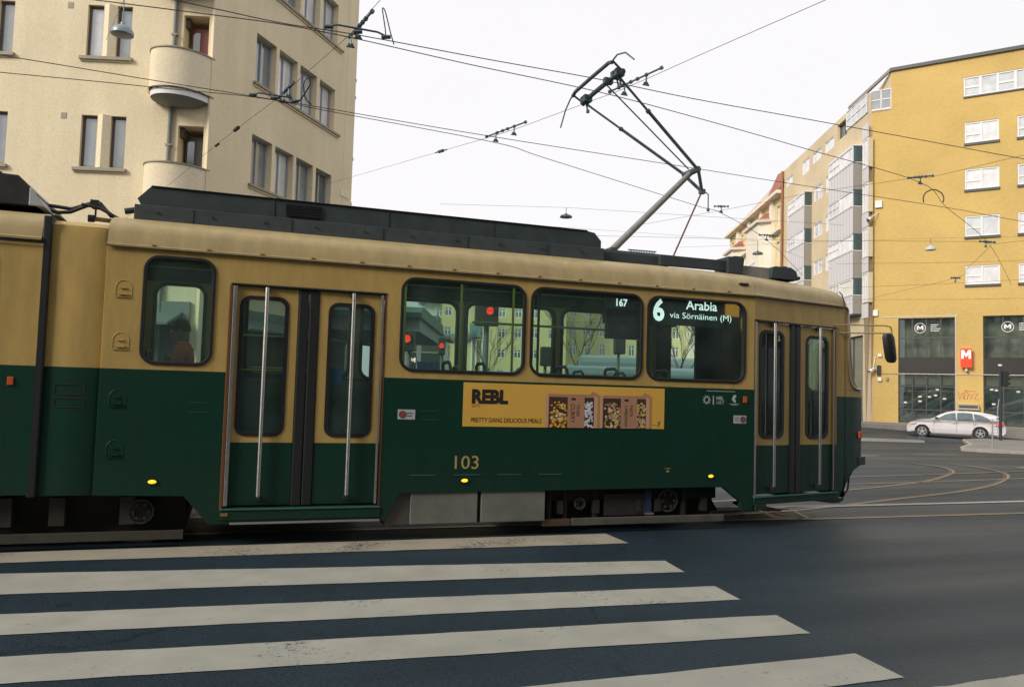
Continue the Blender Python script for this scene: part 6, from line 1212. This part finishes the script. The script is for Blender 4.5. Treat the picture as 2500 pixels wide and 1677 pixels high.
# ================================================================== SIGNAL POLE AND SIGN POLE on the island
P = front(38); b = P(23.62, 0, 0); g0 = gz(b.x, b.y)+0.1; sp_ = thing('traffic_signal', 'tall dark signal pole standing in front of the white car', 'traffic signal', Vector((b.x, b.y, g0)))
mb = MB(); mb.tube([(b.x, b.y, g0), (b.x, b.y, 3.36)], 0.072, mat('pole_dark_blue', (0.03, 0.035, 0.045), 0.4), n=12, r1=0.055); mb.build('post', sp_, smooth=True)
mb = MB(); mb.tube([(b.x, b.y, 3.34), (b.x, b.y, 3.42)], 0.085, white, n=12); mb.build('cap', sp_)
mb = MB(); mb.box(23.72, 23.95, -0.12, 0.14, 2.36, 3.14, sigm, T=TB(P)); h_ = mb.build('signal_head', sp_, bevel=0.04)
for z in (2.52, 2.75, 2.98):
    mb = MB(); mb.tube([P(23.95, z, 0.0), P(24.07, z, 0.0)], 0.09, sigm, n=14, r1=0.07); mb.build('visor', h_)
mb = MB(); mb.tube([P(23.54, 1.75, -0.03), P(23.47, 1.2, -0.03), P(23.46, 0.6, -0.03), P(23.48, -0.1, -0.03)], 0.02, mat('conduit_grey', (0.3, 0.32, 0.33), 0.5)); mb.build('cable', sp_)
mb = MB(); mb.tube([(27.7, 15.3, gz(27.7, 15.3)+0.1), (27.7, 15.3, 0.9)], 0.028, mat('galvanised', (0.32, 0.33, 0.33), 0.5, 0.5), n=8); mb.tube([(27.7, 15.3, gz(27.7, 15.3)+0.1), (27.7, 15.3, gz(27.7, 15.3)+0.2)], 0.06, mat('galvanised', (0.32, 0.33, 0.33), 0.5, 0.5), n=8); mb.build('post', label='short thin grey post on the traffic island left of the signal pole', category='post')

# ================================================================== OVERHEAD LINES
def wire(name, label, pts, r, cat='overhead wire', group=None, m=wirem, smooth_n=8):
    P_ = [Vector(p) for p in pts]
    if smooth_n and len(P_) > 2:
        Q = [P_[0]*2-P_[1]]+P_+[P_[-1]*2-P_[-2]]; o_ = []
        for i in range(1, len(Q)-2):
            a, b, c, d = Q[i-1:i+3]
            for k in range(smooth_n):
                t = k/smooth_n; o_.append(0.5*((2*b)+(-a+c)*t+(2*a-5*b+4*c-d)*t*t+(-a+3*b-3*c+d)*t*t*t))
        o_.append(Q[-2]); P_ = o_
    mb = MB(); mb.tube(P_, r, m, n=6); o = mb.build(name, label=label, category=cat)
    if group: o['group'] = group
    return o
G1 = 'tram contact wires'
def z5(l, z=5.45): return [(x, y, z) for x, y in l]
cA1 = wire('contact_wire', 'upper contact wire crossing the top of the pantograph on its near side', z5([(-12, 0.0), (-5, 0.65), (-0.848, 1.142), (-0.384, 1.191), (0.271, 1.255), (1.093, 1.224), (2.609, 1.275), (4.08, 1.297), (5.611, 1.400), (7.823, 1.444), (11.809, 1.552), (30, 2.1)]), 0.0055, group=G1)
cA2 = wire('contact_wire', 'contact wire passing the pantograph and bending away to the lower right', z5([(-12, 2.7), (-5, 1.85), (-1.653, 1.474), (-0.484, 1.348), (0.271, 1.285), (1.054, 1.327), (2.477, 1.505), (4.259, 1.678), (6.0, 2.01), (8.343, 2.539), (11.484, 3.295), (13.451, 4.501), (17.49, 6.902), (24, 11.5)]), 0.0055, group=G1)
cB1 = wire('contact_wire', 'far contact wire running straight past the pantograph knee to the yellow building', z5([(-12, 2.9), (-3.014, 3.531), (-1.227, 3.66), (0.078, 3.735), (1.008, 3.802), (3.532, 4.019), (7.4, 4.21), (9.319, 4.32), (13.451, 4.501), (15.912, 4.753), (30, 6.2)]), 0.0055, group=G1)
cB2 = wire('contact_wire', 'lowest contact wire dipping behind the pantograph toward the ornate building', z5([(-12, 5.5), (-3.176, 4.181), (-1.291, 3.925), (0.078, 3.755), (1.018, 3.902), (3.697, 4.289), (4.818, 4.772), (8.85, 6.55), (9.713, 6.91), (12.546, 9.048), (17, 13.2)]), 0.0055, group=G1)
G2 = 'span wires'
wire('span_wire', 'span wire rising from the roof to the upper fitting in front of the beige block', [(2.6, -4.5, 6.0), (1.242, 0.601, 5.62), (1.034, 1.489, 5.58), (0.681, 2.817, 5.6), (0.376, 3.908, 5.6), (-0.25, 5.823, 5.6), (-0.769, 7.465, 5.6), (-1.665, 10.439, 5.6), (-3.9, 17.55, 5.65)], 0.0035, group=G2)
mb_ = Vector(RF(2.9, 8.45, 0))
wire('span_wire', 'span wire from the beige block to the fitting left of the pantograph', [mb_, (3.677, 4.497, 5.60), (3.927, 3.96, 5.6), (4.663, 1.893, 5.58), (4.87, 1.305, 5.6), (5.104, 0.596, 5.63), (5.78, -1.265, 5.72), (7.5, -6.5, 6.0)], 0.0035, group=G2, smooth_n=0)
wire('span_wire', 'span wire across the yellow building through its upper fitting', [(16, -12, 6.2), (12.06, 1.747, 5.6), (11.73, 3.318, 5.58), (11.498, 3.485, 5.58), (10.626, 5.172, 5.6), (9.985, 7.079, 5.6), (9.2, 9.5, 5.65)], 0.0035, group=G2, smooth_n=0)
wire('span_wire', 'thin span wire crossing the yellow building beside the hanging lamp', [(21, 5.4, 6.0), (18.226, 7.289, 5.6), (17.7, 7.25, 5.6), (13.895, 9.095, 5.6), (9, 11.5, 5.7), (3, 15, 6.0)], 0.004, group=G2, smooth_n=0)
wire('span_wire', 'low wire sloping down left across the yellow building to its corner', [(18.0, 7.25, 5.55), (20.894, 10.504, 5.6), (22.127, 12.019, 5.6), (23.744, 17.087, 5.6), (25.758, 22.745, 5.6)], 0.0045, group=G2)
for k, (za, zb, lab) in enumerate(((9.8, 9.0, 'feeder wire crossing the yellow building at second storey height'), (8.3, 8.5, 'feeder wire just above the glazed entrances'), (7.6, 7.2, 'lowest feeder wire over the glazed entrances'))):
    a = YF(-7.5, za, -6); b2 = YF(12, zb, -10); wire('feeder_wire', lab, [a, a.lerp(b2, 0.5)-Vector((0, 0, 0.3)), b2], 0.008, group='feeder wires')
# jumper loops
wire('jumper_loop', 'tall narrow jumper loop above the upper contact wires', [(1.396, 1.206, 5.46), (1.375, 1.17, 5.56), (1.34, 1.12, 5.68), (1.325, 1.10, 5.745), (1.345, 1.13, 5.765), (1.38, 1.18, 5.73), (1.45, 1.27, 5.58), (1.511, 1.336, 5.46)], 0.007, group='jumper loops')
wire('jumper_loop', 'short hooked jumper loop before the beige block windows', [(0.60, 3.74, 5.47), (0.66, 3.70, 5.56), (0.74, 3.66, 5.72), (0.70, 3.66, 5.80), (0.655, 3.70, 5.72), (0.69, 3.78, 5.55), (0.78, 3.80, 5.47)], 0.010, group='jumper loops', m=rubber)
wire('jumper_loop', 'round arched jumper loop against the yellow building', [(12.73+0.33*t, 4.40-0.16*t, z) for t, z in ((0, 5.46), (-0.02, 5.56), (0.12, 5.66), (0.5, 5.72), (0.88, 5.66), (1.03, 5.56), (1.0, 5.46))], 0.012, group='jumper loops')
# fittings: short bars with insulators and clamps
def fitting(label, a, b, clamps, r=0.013):
    a, b = Vector(a), Vector(b); o = thing('wire_fitting', label, 'wire fitting', a.lerp(b, 0.5)); mb = MB(); mb.tube([a, b], r, steel, n=8)
    for t in (0, 0.28, 0.42, 0.55, 0.72, 1.0): p = a.lerp(b, t); mb.tube([p-(b-a).normalized()*0.015, p+(b-a).normalized()*0.015], r*2.0, steel, n=8)
    mb.build('bar', o)
    for t in clamps:
        p = a.lerp(b, t); mb = MB(); mb.tube([p, p-Vector((0, 0, 0.11))], r*0.8, steel, n=6); q = p-Vector((0, 0, 0.12)); mb.loft([[q+Vector((-0.05, 0, -0.02)), q+Vector((0.05, 0, -0.02)), q+Vector((0.02, 0, 0.03)), q+Vector((-0.02, 0, 0.03))], [q+Vector((-0.05, 0.02, -0.02)), q+Vector((0.05, 0.02, -0.02)), q+Vector((0.02, 0.02, 0.03)), q+Vector((-0.02, 0.02, 0.03))]], steel); mb.build('clamp', o)
    return o
fitting('fitting where the two left upper wires meet, against the sky edge of the beige block', (1.19, 0.95, 5.62), (1.03, 1.55, 5.56), (0.6, 0.95))
fitting('reddish fitting on the lower wires in front of the beige block windows', (0.50, 3.45, 5.62), (0.34, 3.98, 5.58), (0.3, 0.7))
fitting('fitting hanging at the middle of the sky left of the pantograph', (3.62, 4.50, 5.60), (4.02, 3.75, 5.66), (0.25, 0.72))
fitting('fitting right beside the pantograph head', (4.58, 1.92, 5.58), (4.92, 1.12, 5.66), (0.3, 0.72))
fitting('fitting with a clamp on the wire bend before the yellow building', (11.46, 3.55, 5.60), (11.74, 3.26, 5.60), (0.5,), r=0.014)
fitting('small fitting low on the yellow building left of the third row window', (17.60, 7.25, 5.60), (18.0, 7.18, 5.6), (0.4,), r=0.016)
fitting('small fitting in the sky right of the pantograph rod', (9.60, 7.0, 5.61), (9.84, 6.85, 5.60), (0.5,), r=0.013)
fitting('small fitting in front of the ornate building', (12.35, 9.15, 5.62), (12.75, 8.95, 5.60), (0.4,), r=0.015)
fitting('small fitting near the corner of the yellow building above the entrance', (22.0, 12.05, 5.6), (22.25, 11.95, 5.6), (0.5,), r=0.016)
for a, b2, lab in (((-0.02, 3.75, 5.49), (0.55, 3.77, 5.49), 'splice bar on the lower wires left of the reddish fitting'), ((0.75, 1.23, 5.50), (1.40, 1.24, 5.50), 'splice bar on the upper wires below the tall jumper loop')):
    mb = MB(); a_, b__ = Vector(a), Vector(b2); mb.tube([a_, a_.lerp(b__, 0.15)+Vector((0, 0, 0.03)), a_.lerp(b__, 0.85)+Vector((0, 0, 0.03)), b__], 0.012, steel)
    for p in (a_, b__, a_.lerp(b__, 0.5)): mb.tube([p-Vector((0.05, 0, 0.02)), p+Vector((0.05, 0, 0))], 0.025, steel, n=8)
    mb.build('splice_bar', label=lab, category='wire splice', group='splice bars')
wa_ = Vector((3.677, 4.497, 5.60)); wd_ = mb_-wa_
mb = MB(); mb.tube([wa_+wd_*0.138, wa_+wd_*0.152], 0.032, steel, n=8); mb.tube([wa_+wd_*0.125, wa_+wd_*0.165], 0.012, steel, n=6); mb.build('wire_insulator', label='oval insulator on the span wire in the open sky', category='insulator')
mb = MB(); mb.tube([(-0.28, 5.90, 5.6), (-0.22, 5.72, 5.6)], 0.03, rubber, n=8); mb.tube([(-0.55, 6.8, 5.6), (-0.60, 6.95, 5.6)], 0.022, rubber, n=8); mb.build('wire_insulator', label='dark insulators on the span wire before the beige block', category='insulator')

# ================================================================== HANGING STREET LAMPS
lampm = mat('lamp_shade_grey', (0.22, 0.28, 0.30), 0.4, 0.3, noise=0.15)
def street_lamp(label, p, k, sag, flat_=1.0, m=lampm, w0=None, w1=None, wr=0.006):
    p = Vector(p); o = thing('street_lamp', label, 'street lamp', p-Vector((0, 0, 0.12*k)), 'lamps hung on wires over the street')
    mb = MB(); prof_ = [(0.03, 0.22), (0.05, 0.20), (0.05, 0.14), (0.12, 0.125), (0.20, 0.07), (0.245, 0.0), (0.25, -0.06), (0.25, -0.085), (0.22, -0.085)]
    mb.loft([[p+Vector((r_*k*math.cos(R(t)), r_*k*math.sin(R(t)), z*k*flat_)) for t in range(0, 360, 15)] for r_, z in prof_], m, caps=False); sh_ = mb.build('shade', o, smooth=True)
    mb = MB(); mb.loft([[p+Vector((r_*k*math.cos(R(t)), r_*k*math.sin(R(t)), z*k*flat_)) for t in range(0, 360, 15)] for r_, z in ((0.22, -0.085), (0.17, -0.10), (0.01, -0.105))], mat('lamp_glass', (0.16, 0.20, 0.16), 0.3)); mb.build('diffuser', o, smooth=True)
    mb = MB(); top = p+Vector((0, 0, 0.22*k*flat_)); mb.tube([top, top+Vector((0, 0, sag))], 0.012*k, steel)
    if w0: mb.tube([Vector(w0), top+Vector((0, 0, sag)), Vector(w1)], wr, steel, n=5)
    mb.build('hanger', o); return o
street_lamp('large grey bowl lamp hanging before the beige block at the upper left', (-2.995, 12.437, 9.60), 1.0, 0.55, w0=(-4.2, 17.7, 11.4), w1=(-3.5, 6, 11.6))
street_lamp('flat lamp hanging in the open sky left of the pantograph arm', (12.735, 22.896, 8.90), 1.05, 0.25, 0.55, m=steel, w0=(8.0, 26, 9.6), w1=(22, 17, 8.3))
street_lamp('flat dark lamp hanging in front of the ornate building', (24.779, 26.162, 8.85), 1.05, 0.5, 0.6, m=steel, w0=(14.0, 31, 10.2), w1=(35.5, 33.0, 9.8))
street_lamp('pale lamp hanging against the yellow brick wall', (34.832, 24.825, 9.75), 1.05, 0.35, 0.95, m=mat('lamp_shade_pale', (0.45, 0.48, 0.48), 0.5), w0=(24, 33, 10.2), w1=(46, 17.5, 10.3))
# antennas and chimneys are too far to show; the sky closes the view

# ---- unseen blocks added behind the viewpoint to shade the street and darken tram glass
VB = Plane((-30, -13.5), d=(1, 0, 0), n=(0, -1, 0)); vo = thing('apartment_building', 'unseen block behind the viewpoint, added for shade and mirrored dimly in the tram glass', 'building', (-12, -13.5, 0))
vh = [(a, z, a+1.2, z+1.8) for a in range(2, 42, 3) for z in (5.2, 8.6, 12, 15.4)]
mb = MB(); mb.plate([(0, 0), (43.2, 0), (43.2, 18), (0, 18)], [rectp(*h) for h in vh], VB, 0.3, stucco('brown_stucco', (0.17, 0.14, 0.10))); mb.box(0, 43.2, 0.5, 12, 0, 18, dkm, T=TB(VB)); mb.box(0, 43.2, -0.03, 0.0, 0.3, 3.8, curt[2], T=TB(VB)); mb.build('wall', vo)
for h in vh: win(VB, vo, *h, 0.15, wfr, curt[1], mull=(h[0]+0.6,), fr=0.08)
vo2 = thing('apartment_building', 'unseen lower block added to shape the reflection in the destination window', 'building', (30, -13.5, 0))
vh = [(a, z, a+1.2, z+1.8) for a in range(46, 70, 3) for z in (5.2,)]
mb = MB(); mb.plate([(44.0, 0), (72, 0), (72, 9), (44.0, 9)], [rectp(*h) for h in vh], VB, 0.3, stucco('brown_stucco', (0.17, 0.14, 0.10))); mb.box(44.0, 72, 0.5, 12, 0, 9, dkm, T=TB(VB)); mb.box(44.2, 72, -0.03, 0.0, 0.3, 3.8, curt[2], T=TB(VB)); mb.build('wall', vo2)
for a, z in ((44.3, 4.0), (44.9, 3.6), (45.3, 4.2)):
    q = MB(); q.box(a, a+0.5, -0.06, -0.03, z, z+0.4, mat('warm_shop_light', (0.8, 0.4, 0.05), 0.4, emit=(1.0, 0.5, 0.08), estr=4.0), T=TB(VB)); q.build('shop_light', vo2)
for h in vh: win(VB, vo2, *h, 0.15, wfr, curt[1], mull=(h[0]+0.6,), fr=0.08)
